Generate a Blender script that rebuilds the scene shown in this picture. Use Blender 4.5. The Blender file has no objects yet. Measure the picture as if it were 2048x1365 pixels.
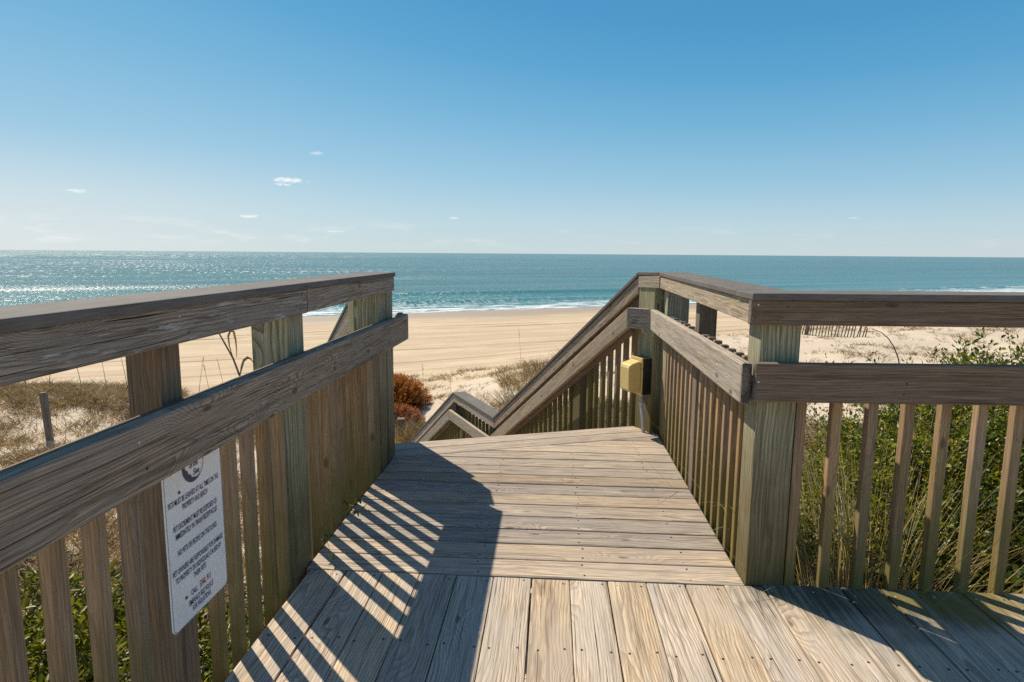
import bpy, bmesh, math, random
import numpy as np
from mathutils import Vector, Matrix

R = math.radians
random.seed(11); rng = np.random.default_rng(7)
scene = bpy.context.scene
col = scene.collection

# ------------------------------------------------------------------ camera
F, CX, CY = 1250.0, 1024.0, 682.5
PITCH = math.atan((CY - 507.5) / F)
YAW = math.atan(81.0 * math.cos(PITCH) / F)
ROLL = R(0.43)
fwd = Vector((-math.sin(YAW) * math.cos(PITCH), math.cos(YAW) * math.cos(PITCH), -math.sin(PITCH)))
right0 = Vector((math.cos(YAW), math.sin(YAW), 0))
up0 = right0.cross(fwd)
rt = right0 * math.cos(ROLL) + up0 * math.sin(ROLL)
up = up0 * math.cos(ROLL) - right0 * math.sin(ROLL)
cam_d = bpy.data.cameras.new("camera"); cam = bpy.data.objects.new("camera", cam_d); col.objects.link(cam)
m = Matrix((rt, up, -fwd)).transposed().to_4x4(); m.translation = Vector((0, 0, 1.24))
cam.matrix_world = m
cam_d.sensor_width = 36; cam_d.lens = F / 2048 * 36
cam_d.clip_start = 0.05; cam_d.clip_end = 60000
scene.camera = cam
scene.cycles.use_denoising = False; scene.cycles.use_adaptive_sampling = False

# ------------------------------------------------------------------ sun and sky
SUN_EL = R(48.4)
sun_dir = Vector((-0.69 * math.cos(SUN_EL) / 0.9972, 0.72 * math.cos(SUN_EL) / 0.9972, math.sin(SUN_EL)))
sd = bpy.data.lights.new("sun", 'SUN'); sun = bpy.data.objects.new("sun", sd); col.objects.link(sun)
sd.energy = 5.0; sd.angle = R(0.5); sd.color = (1.0, 0.905, 0.75)
sun.rotation_euler = sun_dir.to_track_quat('Z', 'Y').to_euler()
sun.location = (-20, 20, 25)

world = bpy.data.worlds.new("World"); scene.world = world; world.use_nodes = True
nt = world.node_tree; nt.nodes.clear()
def N(tree, t, **kw):
    n = tree.nodes.new(t)
    for k, v in kw.items():
        setattr(n, k, v)
    return n
wo = N(nt, 'ShaderNodeOutputWorld'); bg = N(nt, 'ShaderNodeBackground')
sky = N(nt, 'ShaderNodeTexSky'); sky.sky_type = 'NISHITA'; sky.sun_disc = False
sky.sun_elevation = SUN_EL; sky.sun_rotation = math.atan2(-0.69, 0.72)
sky.altitude = 5; sky.air_density = 1.0; sky.dust_density = 0.4; sky.ozone_density = 3.0
bg.inputs['Strength'].default_value = 0.066
scene.view_settings.view_transform = 'Standard'; scene.view_settings.look = 'None'
scene.view_settings.exposure = 0.28; scene.view_settings.gamma = 1.0

def math_n(t, op, a, b=None, c=None, clamp=False):
    n = t.nodes.new('ShaderNodeMath'); n.operation = op; n.use_clamp = clamp
    for i, v in enumerate((a, b, c)):
        if v is None: continue
        if isinstance(v, (int, float)): n.inputs[i].default_value = v
        else: t.links.new(v, n.inputs[i])
    return n.outputs[0]
def vmath(t, op, a, b=None, scale=None):
    n = t.nodes.new('ShaderNodeVectorMath'); n.operation = op
    for i, v in enumerate((a, b)):
        if v is None: continue
        if isinstance(v, tuple): n.inputs[i].default_value = v
        else: t.links.new(v, n.inputs[i])
    if scale is not None:
        if isinstance(scale, (int, float)): n.inputs['Scale'].default_value = scale
        else: t.links.new(scale, n.inputs['Scale'])
    return n.outputs['Value'] if op in ('LENGTH', 'DOT_PRODUCT') else n.outputs['Vector']
def mapr(t, v, a, b, c=0.0, d=1.0, smooth=True):
    n = t.nodes.new('ShaderNodeMapRange'); n.interpolation_type = 'SMOOTHSTEP' if smooth else 'LINEAR'
    t.links.new(v, n.inputs['Value'])
    for k, x in zip(('From Min', 'From Max', 'To Min', 'To Max'), (a, b, c, d)): n.inputs[k].default_value = x
    return n.outputs['Result']
def noise(t, vec, scale=1.0, detail=2.0, rough=0.5, out='Fac', dist=0.0):
    n = t.nodes.new('ShaderNodeTexNoise'); n.inputs['Scale'].default_value = scale
    n.inputs['Detail'].default_value = detail; n.inputs['Roughness'].default_value = rough
    n.inputs['Distortion'].default_value = dist
    t.links.new(vec, n.inputs['Vector']); return n.outputs[out]
def mixc(t, fac, a, b, blend='MIX'):
    n = t.nodes.new('ShaderNodeMix'); n.data_type = 'RGBA'; n.blend_type = blend
    if isinstance(fac, (int, float)): n.inputs['Factor'].default_value = fac
    else: t.links.new(fac, n.inputs['Factor'])
    for k, v in ((6, a), (7, b)):
        if isinstance(v, tuple): n.inputs[k].default_value = (v[0], v[1], v[2], 1)
        else: t.links.new(v, n.inputs[k])
    return n.outputs[2]
def ramp(t, fac, stops):
    n = t.nodes.new('ShaderNodeValToRGB'); t.links.new(fac, n.inputs['Fac'])
    e = n.color_ramp.elements
    while len(e) > 1: e.remove(e[-1])
    e[0].position = stops[0][0]; e[0].color = (*stops[0][1], 1)
    for p, c in stops[1:]:
        x = e.new(p); x.color = (*c, 1)
    return n.outputs['Color']
def sep(t, v):
    n = t.nodes.new('ShaderNodeSeparateXYZ'); t.links.new(v, n.inputs[0]); return n.outputs
def comb(t, x, y, z):
    n = t.nodes.new('ShaderNodeCombineXYZ')
    for i, v in enumerate((x, y, z)):
        if isinstance(v, (int, float)): n.inputs[i].default_value = v
        else: t.links.new(v, n.inputs[i])
    return n.outputs[0]
def bump(t, h, strength, dist, prev=None):
    n = t.nodes.new('ShaderNodeBump'); n.inputs['Strength'].default_value = strength
    n.inputs['Distance'].default_value = dist; t.links.new(h, n.inputs['Height'])
    if prev is not None: t.links.new(prev, n.inputs['Normal'])
    return n.outputs['Normal']

# sky colour plus a few small fair-weather clouds low over the sea
tc = N(nt, 'ShaderNodeTexCoord')
s3 = sep(nt, tc.outputs['Generated'])
elev = math_n(nt, 'ARCSINE', s3[2])
azim = math_n(nt, 'ARCTAN2', s3[0], s3[1])                 # 0 = +Y, negative = left
dv = comb(nt, azim, math_n(nt, 'MULTIPLY', elev, 4.5), 0.0)
n1 = noise(nt, dv, 9.0, 6.0, 0.62)
band = math_n(nt, 'MULTIPLY', mapr(nt, elev, 0.004, 0.02), mapr(nt, elev, 0.026, 0.060, 1.0, 0.0))
leftw = mapr(nt, azim, -0.75, 0.25, 1.0, 0.25)
cl = math_n(nt, 'MULTIPLY', math_n(nt, 'MULTIPLY', mapr(nt, n1, 0.50, 0.72, 0.0, 0.6), band), leftw)
def puff(az, el, wa, we, seed):
    dx = math_n(nt, 'DIVIDE', math_n(nt, 'SUBTRACT', azim, R(az)), wa)
    dy = math_n(nt, 'DIVIDE', math_n(nt, 'SUBTRACT', elev, R(el)), we)
    d2 = math_n(nt, 'ADD', math_n(nt, 'MULTIPLY', dx, dx), math_n(nt, 'MULTIPLY', dy, dy))
    nn = noise(nt, comb(nt, azim, math_n(nt, 'MULTIPLY', elev, 2.2), seed), 70.0, 4.0, 0.6)
    v = math_n(nt, 'ADD', math_n(nt, 'SUBTRACT', 1.0, d2), math_n(nt, 'MULTIPLY', math_n(nt, 'SUBTRACT', nn, 0.5), 3.2))
    return mapr(nt, v, 0.15, 1.1)
puffs = [(-22.9, 5.95, 0.030, 0.0055, 1.0, 1.0), (-23.4, 5.6, 0.014, 0.003, 2.0, 0.9), (-20.7, 8.25, 0.014, 0.0035, 5.0, 0.42),
         (-37.8, 4.35, 0.018, 0.0030, 7.0, 0.6), (-26.3, 2.9, 0.020, 0.0026, 4.0, 0.75), (-9.0, 3.1, 0.011, 0.0022, 9.0, 0.55),
         (-19.5, 1.8, 0.022, 0.002, 3.0, 0.5), (24.5, 3.0, 0.009, 0.0018, 6.0, 0.35)]
for a, e_, wa, we, sdn, st in puffs:
    cl = math_n(nt, 'MAXIMUM', cl, math_n(nt, 'MULTIPLY', puff(a, e_, wa, we, sdn), st))
skyc = mixc(nt, 1.0, sky.outputs[0], (0.66, 1.08, 1.17), 'MULTIPLY')
ee = math_n(nt, 'DIVIDE', math_n(nt, 'MULTIPLY', elev, mapr(nt, azim, -0.85, 0.45, 0.64, 1.03)), 1.6)   # hazier towards the sun
air = ramp(nt, ee, [(0.0, (.80, .90, .95)), (.030, (.66, .85, .96)), (.065, (.44, .73, .94)), (.11, (.26, .60, .88)), (.155, (.145, .485, .82)), (.20, (.095, .405, .75)), (.45, (.10, .22, .49)), (1.0, (.13, .19, .40))])
airs = vmath(nt, 'SCALE', air, scale=10.0)
skyc = mixc(nt, 0.86, skyc, airs)
skyc = mixc(nt, math_n(nt, 'MULTIPLY', mapr(nt, azim, -0.85, -0.15, .55, 0.0), mapr(nt, elev, 0.0, 0.17, 1.0, 0.0)), skyc, (10.2, 10.5, 10.4))
skyc = mixc(nt, math_n(nt, 'MULTIPLY', cl, 0.75), skyc, (13.0, 12.9, 12.8))
nt.links.new(skyc, bg.inputs['Color']); nt.links.new(bg.outputs[0], wo.inputs[0])

# ------------------------------------------------------------------ helpers
def tag(o, label=None, cat=None, group=None, kind=None):
    if label: o['label'] = label
    if cat: o['category'] = cat
    if group: o['group'] = group
    if kind: o['kind'] = kind
    return o
def thing(name, label, cat, loc=(0, 0, 0), group=None):
    o = bpy.data.objects.new(name, None); col.objects.link(o); o.location = loc
    o.empty_display_size = 0.1
    return tag(o, label, cat, group)
def link(name, me, mat, parent=None):
    o = bpy.data.objects.new(name, me); col.objects.link(o)
    for mm in (mat if isinstance(mat, (list, tuple)) else [mat]): me.materials.append(mm)
    if parent is not None:
        o.parent = parent; o.location = -Vector(parent.location)   # geometry is modelled in world coordinates
    return o
def new_mat(name):
    mt = bpy.data.materials.new(name); mt.use_nodes = True
    t = mt.node_tree; return mt, t, t.nodes['Principled BSDF']
def grain_attr(me, cs):
    a = me.attributes.new('grain', 'FLOAT_VECTOR', 'POINT'); a.data.foreach_set('vector', np.asarray(cs, dtype=np.float32).ravel())

def solid(name, faces_pts, frame, mat, parent=None, bevel=0.003, nails=None, offset=None):
    """faces_pts = (bottom loop, top loop) of equal length; frame = (origin, along, across, up)"""
    lo, hi = faces_pts; n = len(lo)
    bm = bmesh.new()
    vb = [bm.verts.new(p) for p in lo]; vt = [bm.verts.new(p) for p in hi]
    bm.faces.new(vb[::-1]); bm.faces.new(vt)
    for i in range(n): bm.faces.new((vb[i], vb[(i + 1) % n], vt[(i + 1) % n], vt[i]))
    bmesh.ops.recalc_face_normals(bm, faces=bm.faces)
    if bevel: bmesh.ops.bevel(bm, geom=bm.edges[:], offset=bevel, segments=2, affect='EDGES', profile=0.5)
    if nails:
        for (p, nrm, rad) in nails:
            nrm = Vector(nrm).normalized(); a = nrm.orthogonal().normalized(); b = nrm.cross(a)
            c = Vector(p) + nrm * 0.0012
            vs = [bm.verts.new(c + (a * math.cos(k * math.pi / 4) + b * math.sin(k * math.pi / 4)) * rad) for k in range(8)]
            lw = [bm.verts.new(v.co - nrm * 0.004) for v in vs]
            f = bm.faces.new(vs); f.material_index = 1
            for k in range(8):
                g = bm.faces.new((lw[k], lw[(k + 1) % 8], vs[(k + 1) % 8], vs[k])); g.material_index = 1
    wooden = mat in (M.get('rail'), M.get('rail_pale'), M.get('rail_brown'), M.get('rail_flaky'), M.get('deck'), M.get('landing'), M.get('post'), M.get('baluster'))
    if wooden:
        bm.normal_update(); axv = frame[1].normalized()
        for f in bm.faces:
            if f.material_index == 0 and abs(f.normal.dot(axv)) > .80: f.material_index = 2 if nails else 1
    me = bpy.data.meshes.new(name); bm.to_mesh(me); bm.free()
    o0, ax, ac, upv = frame
    off = offset or (random.uniform(0, 90), random.uniform(-.05, .05), random.uniform(-.03, .03))
    cs = [((v.co - o0).dot(ax) + off[0], (v.co - o0).dot(ac) + off[1], (v.co - o0).dot(upv) + off[2]) for v in me.vertices]
    grain_attr(me, cs)
    mats = ([mat] + ([M['nail']] if nails else []) + ([M['endgrain']] if wooden else []))
    return link(name, me, mats, parent)

def board(name, a, b, w, h, mat, parent=None, across=(1, 0, 0), plumb=True, bevel=0.003, nails=None, anchor=(0.5, 0.5)):
    """box from a to b; w across, h up; anchor: where a sits in the section (0..1). plumb: vertical end cuts"""
    a, b = Vector(a), Vector(b); d = (b - a); ax = d.normalized()
    ac = Vector(across); 
    if plumb and abs(ax.z) < 0.9:
        ac = Vector((0, 0, 1)).cross(Vector((ax.x, ax.y, 0)).normalized()) * -1.0      # to the right of travel
        upv = Vector((0, 0, 1)); upf = ac.cross(ax)
        if upf.z < 0: upf = -upf
        hh = h / math.sqrt(max(1e-6, 1 - ax.z ** 2))
    else:
        ac = (ac - ax * ac.dot(ax)).normalized(); upv = ax.cross(ac) * -1.0; upf = upv; hh = h
    def ring(p):
        q = p - ac * w * anchor[0] - upv * hh * anchor[1]
        return [q, q + ac * w, q + ac * w + upv * hh, q + upv * hh]
    return solid(name, (ring(a), ring(b)), (a, ax, ac, upf), mat, parent, bevel, nails)

# ------------------------------------------------------------------ materials
M = {}
def wood(name, light, dark, knot=(0.07, 0.045, 0.03), ring=0.0065, ringc=0.75, grey=None, greyamt=0.0, crack=1.0, stain=None, bumpd=0.0016, rough=0.8, tone=0.35, sat=1.0, green_base=None, knots=.45, swirl=.035, bleach=0.0, fineamt=0.75):
    mt, t, b = new_mat(name)
    at = N(t, 'ShaderNodeAttribute', attribute_name='grain')
    oi = N(t, 'ShaderNodeObjectInfo')
    rnd = oi.outputs['Random']
    p = vmath(t, 'ADD', at.outputs['Vector'], comb(t, math_n(t, 'MULTIPLY', rnd, 53.0), math_n(t, 'MULTIPLY', math_n(t, 'SUBTRACT', rnd, .5), .08), math_n(t, 'MULTIPLY', rnd, 0.01)))
    low = noise(t, vmath(t, 'MULTIPLY', p, (1.5, 3.0, 3.0)), 1.0, 2.0, 0.5, 'Color')
    warp = vmath(t, 'SCALE', vmath(t, 'SUBTRACT', low, (0.5, 0.5, 0.5)), scale=0.06)
    p2 = vmath(t, 'ADD', p, vmath(t, 'MULTIPLY', warp, (0.0, 1.0, 1.0)))
    # knots
    vo = N(t, 'ShaderNodeTexVoronoi', voronoi_dimensions='2D'); vo.inputs['Scale'].default_value = 1.0; vo.inputs['Randomness'].default_value = 1.0
    t.links.new(vmath(t, 'MULTIPLY', p, (2.4, 6.5, 0.0)), vo.inputs['Vector'])
    kgate = math_n(t, 'GREATER_THAN', sep(t, vo.outputs['Color'])[0], 1.0 - knots)
    kd = math_n(t, 'ADD', vo.outputs['Distance'], math_n(t, 'MULTIPLY', math_n(t, 'SUBTRACT', noise(t, vmath(t, 'MULTIPLY', p, (12, 30, 30)), 1.0, 2.0), .5), .07))
    kwarp = math_n(t, 'MULTIPLY', mapr(t, kd, 0.04, 0.45, 1.0, 0.0), kgate)
    kcore = math_n(t, 'MULTIPLY', mapr(t, kd, 0.025, 0.075, 1.0, 0.0), kgate)
    ss = sep(t, p2)
    y_, z_ = ss[1], math_n(t, 'ADD', ss[2], 0.045)
    r = math_n(t, 'SQRT', math_n(t, 'ADD', math_n(t, 'MULTIPLY', y_, y_), math_n(t, 'MULTIPLY', z_, z_)))
    r = math_n(t, 'ADD', r, math_n(t, 'MULTIPLY', kwarp, swirl))
    wob = noise(t, vmath(t, 'MULTIPLY', p, (6.0, 30.0, 30.0)), 1.0, 2.0, 0.5)
    ph = math_n(t, 'ADD', math_n(t, 'DIVIDE', r, ring), math_n(t, 'MULTIPLY', wob, 0.9))
    saw = math_n(t, 'FRACT', ph)
    late = math_n(t, 'MULTIPLY', math_n(t, 'POWER', saw, 2.2), mapr(t, saw, 0.9, 1.0, 1.0, 0.0))
    fine = noise(t, vmath(t, 'MULTIPLY', p, (9.0, 420.0, 420.0)), 1.0, 3.0, 0.6)
    streak = noise(t, vmath(t, 'MULTIPLY', p, (2.2, 60.0, 60.0)), 1.0, 4.0, 0.6)
    blot = noise(t, vmath(t, 'MULTIPLY', p, (2.5, 14.0, 14.0)), 1.0, 4.0, 0.6)
    c = mixc(t, math_n(t, 'MULTIPLY', late, ringc), light, dark)
    c = mixc(t, mapr(t, fine, 0.42, 0.66, 0.0, fineamt), c, dark)
    c = mixc(t, mapr(t, streak, 0.48, 0.70, 0.0, 0.65), c, (dark[0] * .7, dark[1] * .68, dark[2] * .68))
    if grey is not None: c = mixc(t, mapr(t, blot, 0.38, 0.66, 0.0, greyamt), c, grey)
    if bleach:
        bl = noise(t, vmath(t, 'MULTIPLY', p, (5.0, 38.0, 38.0)), 1.0, 5.0, 0.7)
        c = mixc(t, mapr(t, bl, 0.55, 0.66, 0.0, bleach), c, (0.50, 0.48, 0.46))
    c = mixc(t, math_n(t, 'MULTIPLY', kcore, 0.7), c, knot)
    cr = noise(t, vmath(t, 'MULTIPLY', p, (2.2, 330.0, 330.0)), 1.0, 2.0, 0.45)
    crm = math_n(t, 'MULTIPLY', mapr(t, cr, 0.655, 0.70), crack, clamp=True)
    c = mixc(t, crm, c, (0.02, 0.014, 0.01))
    hv = N(t, 'ShaderNodeHueSaturation'); t.links.new(c, hv.inputs['Color'])
    rn2 = math_n(t, 'FRACT', math_n(t, 'MULTIPLY', rnd, 17.31))
    t.links.new(mapr(t, rnd, 0, 1, 1.0 - tone / 2, 1.0 + tone / 2, False), hv.inputs['Value'])
    t.links.new(mapr(t, rn2, 0, 1, sat * 0.82, sat * 1.15, False), hv.inputs['Saturation'])
    c = hv.outputs['Color']
    if stain or green_base:
        g = N(t, 'ShaderNodeNewGeometry'); wp = g.outputs['Position']
        big = noise(t, wp, 3.0, 4.0, 0.6)
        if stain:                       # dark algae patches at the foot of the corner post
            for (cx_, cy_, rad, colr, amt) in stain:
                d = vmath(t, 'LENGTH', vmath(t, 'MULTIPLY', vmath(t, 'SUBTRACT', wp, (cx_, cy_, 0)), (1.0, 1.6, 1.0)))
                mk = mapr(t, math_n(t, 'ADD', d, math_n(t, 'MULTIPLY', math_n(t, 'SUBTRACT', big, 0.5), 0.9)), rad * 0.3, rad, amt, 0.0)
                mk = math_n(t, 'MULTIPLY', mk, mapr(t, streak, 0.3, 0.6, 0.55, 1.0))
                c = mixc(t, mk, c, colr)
        if green_base:
            sz = sep(t, wp)[2]
            mk = mapr(t, math_n(t, 'ADD', sz, math_n(t, 'MULTIPLY', math_n(t, 'SUBTRACT', big, 0.5), 0.8)), 0.0, green_base[2] if len(green_base) > 2 else 0.55, green_base[1], 0.0)
            c = mixc(t, mk, c, green_base[0])
    t.links.new(c, b.inputs['Base Color'])
    b.inputs['Roughness'].default_value = rough
    b.inputs['Specular IOR Level'].default_value = 0.3
    h = math_n(t, 'SUBTRACT', math_n(t, 'ADD', math_n(t, 'MULTIPLY', late, 0.5), math_n(t, 'MULTIPLY', fine, 0.35)), math_n(t, 'MULTIPLY', crm, 1.6))
    h = math_n(t, 'SUBTRACT', h, math_n(t, 'MULTIPLY', kcore, 0.8))
    t.links.new(bump(t, h, 0.8, bumpd), b.inputs['Normal'])
    return mt

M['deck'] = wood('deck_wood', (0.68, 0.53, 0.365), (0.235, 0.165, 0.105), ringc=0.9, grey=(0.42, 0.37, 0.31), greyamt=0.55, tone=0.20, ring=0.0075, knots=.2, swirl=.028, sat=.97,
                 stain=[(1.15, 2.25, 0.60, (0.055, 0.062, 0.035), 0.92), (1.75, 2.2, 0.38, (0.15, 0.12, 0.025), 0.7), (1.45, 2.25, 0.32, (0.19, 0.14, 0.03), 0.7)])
M['landing'] = wood('landing_wood', (0.62, 0.49, 0.345), (0.17, 0.12, 0.082), ringc=0.85, grey=(0.33, 0.27, 0.22), greyamt=0.65, tone=0.46, ring=0.007, crack=1.0, knots=.17, sat=.93, fineamt=.9)
M['rail'] = wood('weathered_rail_wood', (0.50, 0.39, 0.285), (0.105, 0.072, 0.050), ringc=0.92, grey=(0.29, 0.245, 0.20), greyamt=0.5, tone=0.18, ring=0.0075, crack=0.9, knots=.55, swirl=.055)
M['rail_flaky'] = wood('flaking_rail_wood', (0.43, 0.34, 0.26), (0.09, 0.063, 0.046), ringc=0.92, grey=(0.26, 0.225, 0.19), greyamt=0.55, tone=0.12, ring=0.0075, crack=1.0, knots=.3, swirl=.05, bleach=.9)
M['rail_pale'] = wood('sun_bleached_rail_wood', (0.60, 0.48, 0.34), (0.20, 0.145, 0.095), ringc=0.8, grey=(0.40, 0.35, 0.29), greyamt=0.5, tone=0.2, ring=0.0075, crack=0.8, knots=.55, swirl=.055)
M['rail_brown'] = wood('brown_rail_wood', (0.27, 0.185, 0.125), (0.09, 0.058, 0.038), ringc=0.7, grey=(0.18, 0.14, 0.115), greyamt=0.45, tone=0.12, ring=0.010, crack=0.35, knots=.2)
M['baluster'] = wood('baluster_wood', (0.47, 0.31, 0.175), (0.18, 0.115, 0.062), ringc=0.65, grey=(0.25, 0.18, 0.125), greyamt=0.45, tone=0.36, ring=0.009, crack=0.3, knots=.22, green_base=((0.15, 0.125, 0.022), 0.75))
M['post'] = wood('treated_post_wood', (0.53, 0.485, 0.29), (0.105, 0.08, 0.04), ringc=0.95, grey=(0.23, 0.19, 0.11), greyamt=0.5, tone=0.16, ring=0.0125, crack=0.35, knots=.36, green_base=((0.10, 0.072, 0.020), 0.85, .80), fineamt=.5)
M['brownpost'] = wood('brown_post_wood', (0.27, 0.18, 0.105), (0.105, 0.066, 0.04), ringc=0.8, grey=(0.20, 0.16, 0.12), greyamt=0.4, tone=0.2, ring=0.011, crack=0.4)
M['drift'] = wood('old_stake_wood', (0.27, 0.21, 0.15), (0.11, 0.08, 0.055), tone=0.2)
mt, t, b = new_mat('end_grain'); M['endgrain'] = mt
at = N(t, 'ShaderNodeAttribute', attribute_name='grain')
e1 = noise(t, vmath(t, 'MULTIPLY', at.outputs['Vector'], (40, 160, 160)), 1.0, 4.0, .6); e2 = noise(t, vmath(t, 'MULTIPLY', at.outputs['Vector'], (10, 30, 30)), 1.0, 3.0, .6)
c = mixc(t, mapr(t, e2, .4, .62), (0.20, 0.155, 0.12), (0.085, 0.07, 0.065)); c = mixc(t, mapr(t, e1, .55, .66), c, (0.03, 0.022, 0.018))
t.links.new(c, b.inputs['Base Color']); b.inputs['Roughness'].default_value = .9; t.links.new(bump(t, e1, .7, .003), b.inputs['Normal'])

mt, t, b = new_mat('composite_cap'); M['cap'] = mt
at = N(t, 'ShaderNodeAttribute', attribute_name='grain')
f1 = noise(t, vmath(t, 'MULTIPLY', at.outputs['Vector'], (14, 220, 220)), 1.0, 3.0, 0.6)
f2 = noise(t, vmath(t, 'MULTIPLY', at.outputs['Vector'], (3, 9, 9)), 1.0, 4.0, 0.6)
c = mixc(t, mapr(t, f1, .35, .7), (0.165, 0.145, 0.128), (0.105, 0.092, 0.082))
c = mixc(t, mapr(t, f2, .45, .7, 0, .45), c, (0.20, 0.18, 0.16))
t.links.new(c, b.inputs['Base Color']); b.inputs['Roughness'].default_value = 0.8; b.inputs['Specular IOR Level'].default_value = 0.2
t.links.new(bump(t, f1, 0.5, 0.0012), b.inputs['Normal'])

mt, t, b = new_mat('galvanised_nail'); M['nail'] = mt
oi = N(t, 'ShaderNodeNewGeometry'); t.links.new(ramp(t, oi.outputs['Random Per Island'], [(0.0, (0.05, 0.035, 0.025)), (.6, (0.10, 0.08, 0.06)), (.75, (0.55, 0.52, 0.47))]), b.inputs['Base Color']); b.inputs['Roughness'].default_value = 0.5; b.inputs['Metallic'].default_value = 0.4
mt, t, b = new_mat('yellowed_plastic'); M['yellow'] = mt
g = N(t, 'ShaderNodeNewGeometry'); nn = noise(t, g.outputs['Position'], 14.0, 4.0, 0.6)
t.links.new(ramp(t, nn, [(0.25, (0.66, 0.48, 0.17)), (0.75, (0.72, 0.55, 0.23))]), b.inputs['Base Color']); b.inputs['Roughness'].default_value = 0.38
b.inputs['Subsurface Weight'].default_value = 0.0
mt, t, b = new_mat('black_plastic'); M['black'] = mt
b.inputs['Base Color'].default_value = (0.012, 0.012, 0.014, 1); b.inputs['Roughness'].default_value = 0.45
mt, t, b = new_mat('grey_conduit'); M['conduit'] = mt
b.inputs['Base Color'].default_value = (0.48, 0.50, 0.53, 1); b.inputs['Roughness'].default_value = 0.45
mt, t, b = new_mat('rusty_screw'); M['rust'] = mt
b.inputs['Base Color'].default_value = (0.16, 0.06, 0.02, 1); b.inputs['Roughness'].default_value = 0.7
mt, t, b = new_mat('sign_white'); M['sign'] = mt
g = N(t, 'ShaderNodeNewGeometry'); nn = noise(t, g.outputs['Position'], 9.0, 5.0, 0.65); sp = noise(t, g.outputs['Position'], 160.0, 1.0, 0.5)
c = mixc(t, mapr(t, nn, .45, .75, 0, .35), (0.90, 0.89, 0.87), (0.72, 0.69, 0.63))
c = mixc(t, mapr(t, sp, .74, .78, 0, .8), c, (0.25, 0.2, 0.17))
t.links.new(c, b.inputs['Base Color']); b.inputs['Roughness'].default_value = 0.22
t.links.new(bump(t, noise(t, vmath(t, 'MULTIPLY', g.outputs['Position'], (1, 5, 14)), 1.0, 2.0), 0.35, 0.006), b.inputs['Normal'])
for k, cc in (('ink_purple', (0.05, 0.03, 0.10)), ('ink_blue', (0.03, 0.04, 0.14)), ('ink_red', (0.42, 0.03, 0.03))):
    mt, t, b = new_mat(k); M[k] = mt; b.inputs['Base Color'].default_value = (*cc, 1); b.inputs['Roughness'].default_value = 0.35

# ------------------------------------------------------------------ terrain
c28, s28 = math.cos(R(28)), math.sin(R(28))
def sig(t): return 1 / (1 + np.exp(-np.clip(t, -30, 30)))
GV = [-60, 0, 4, 6, 8, 12, 16, 24, 40, 64, 70, 95]; GZ = [-1.2, -1.2, -1.7, -2.3, -2.9, -3.6, -3.95, -4.3, -4.6, -5.0, -5.15, -6.2]
LV = [-60, 0, 8, 13.7, 17.5, 19.5, 22.5, 26, 40, 64, 70, 95]; LZ = [-1, -1, -1.9, -2.3, -2.05, -2.2, -3.4, -4.35, -4.6, -5, -5.15, -6.2]
RV = [-60, 0, 6, 12, 18, 23, 29, 34, 42, 64, 70, 95]; RZ = [-.8, -.8, -1.3, -2.0, -2.2, -2.5, -3.9, -4.45, -4.65, -5, -5.15, -6.2]
def prof(v, V, Z): return (np.interp(v - .8, V, Z) + np.interp(v, V, Z) + np.interp(v + .8, V, Z)) / 3
R1V = [-60, 0, 6, 12, 18, 21, 26, 31, 42, 64, 70, 95]; R1Z = [-.8, -.8, -1.4, -2.3, -2.75, -3.1, -4.15, -4.45, -4.65, -5, -5.15, -6.2]
def H(x, y):
    x = np.asarray(x, float); y = np.asarray(y, float)
    u = x * c28 + y * s28; v = -x * s28 + y * c28
    wl = sig((-.5 - u) / .9); wr = sig((u - np.interp(v, [0, 4, 8, 12], [2.5, 3.7, 5.4, 7.0])) / np.interp(v, [0, 10], [.35, 1.1])); w2 = sig((u - 15) / 2.0)
    rz = prof(v, R1V, R1Z) * (1 - w2) + prof(v, RV, RZ) * w2
    h = prof(v, GV, GZ) * (1 - wl) * (1 - wr) + prof(v, LV, LZ) * wl + rz * wr
    k = sig((27 - v) / 2) * sig((v - 2) / 2)
    n = np.sin(u * .9 + np.sin(v * .7) * 1.3) * np.sin(v * .8 + 1.1 * np.sin(u * .5 + 1)) * .10 + np.sin(u * 2.3 + v * .6) * np.sin(v * 1.9 - u * .8 + 2) * .05
    return h + n * k
def xy(u, v): return u * c28 - v * s28, u * s28 + v * c28
def grid_mesh(name, us, vs, zf, mat):
    U, V = np.meshgrid(us, vs); X, Y = xy(U, V); Z = zf(X, Y, U, V)
    nv, nu = U.shape
    co = np.stack([X, Y, Z], -1).reshape(-1, 3).astype(np.float32)
    i = np.arange(nv * nu).reshape(nv, nu)
    q = np.stack([i[:-1, :-1], i[:-1, 1:], i[1:, 1:], i[1:, :-1]], -1).reshape(-1, 4)
    me = mesh_np(name, co, q)
    me.polygons.foreach_set('use_smooth', np.ones(len(q), bool))
    return link(name, me, mat)
def mesh_np(name, co, quads, tris=None, tint=None):
    me = bpy.data.meshes.new(name); me.vertices.add(len(co)); me.vertices.foreach_set('co', np.asarray(co, np.float32).ravel())
    nq = len(quads); ntr = 0 if tris is None else len(tris)
    li = np.concatenate([np.asarray(quads).ravel(), np.asarray(tris).ravel()]) if ntr else np.asarray(quads).ravel()
    me.loops.add(len(li)); me.loops.foreach_set('vertex_index', li.astype(np.int32))
    me.polygons.add(nq + ntr)
    st = np.concatenate([np.arange(nq) * 4, nq * 4 + np.arange(ntr) * 3]).astype(np.int32)
    me.polygons.foreach_set('loop_start', st)
    me.update(calc_edges=True); me.validate()
    if tint is not None:
        a = me.attributes.new('tint', 'FLOAT', 'POINT'); a.data.foreach_set('value', np.asarray(tint, np.float32).ravel())
    return me

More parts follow.
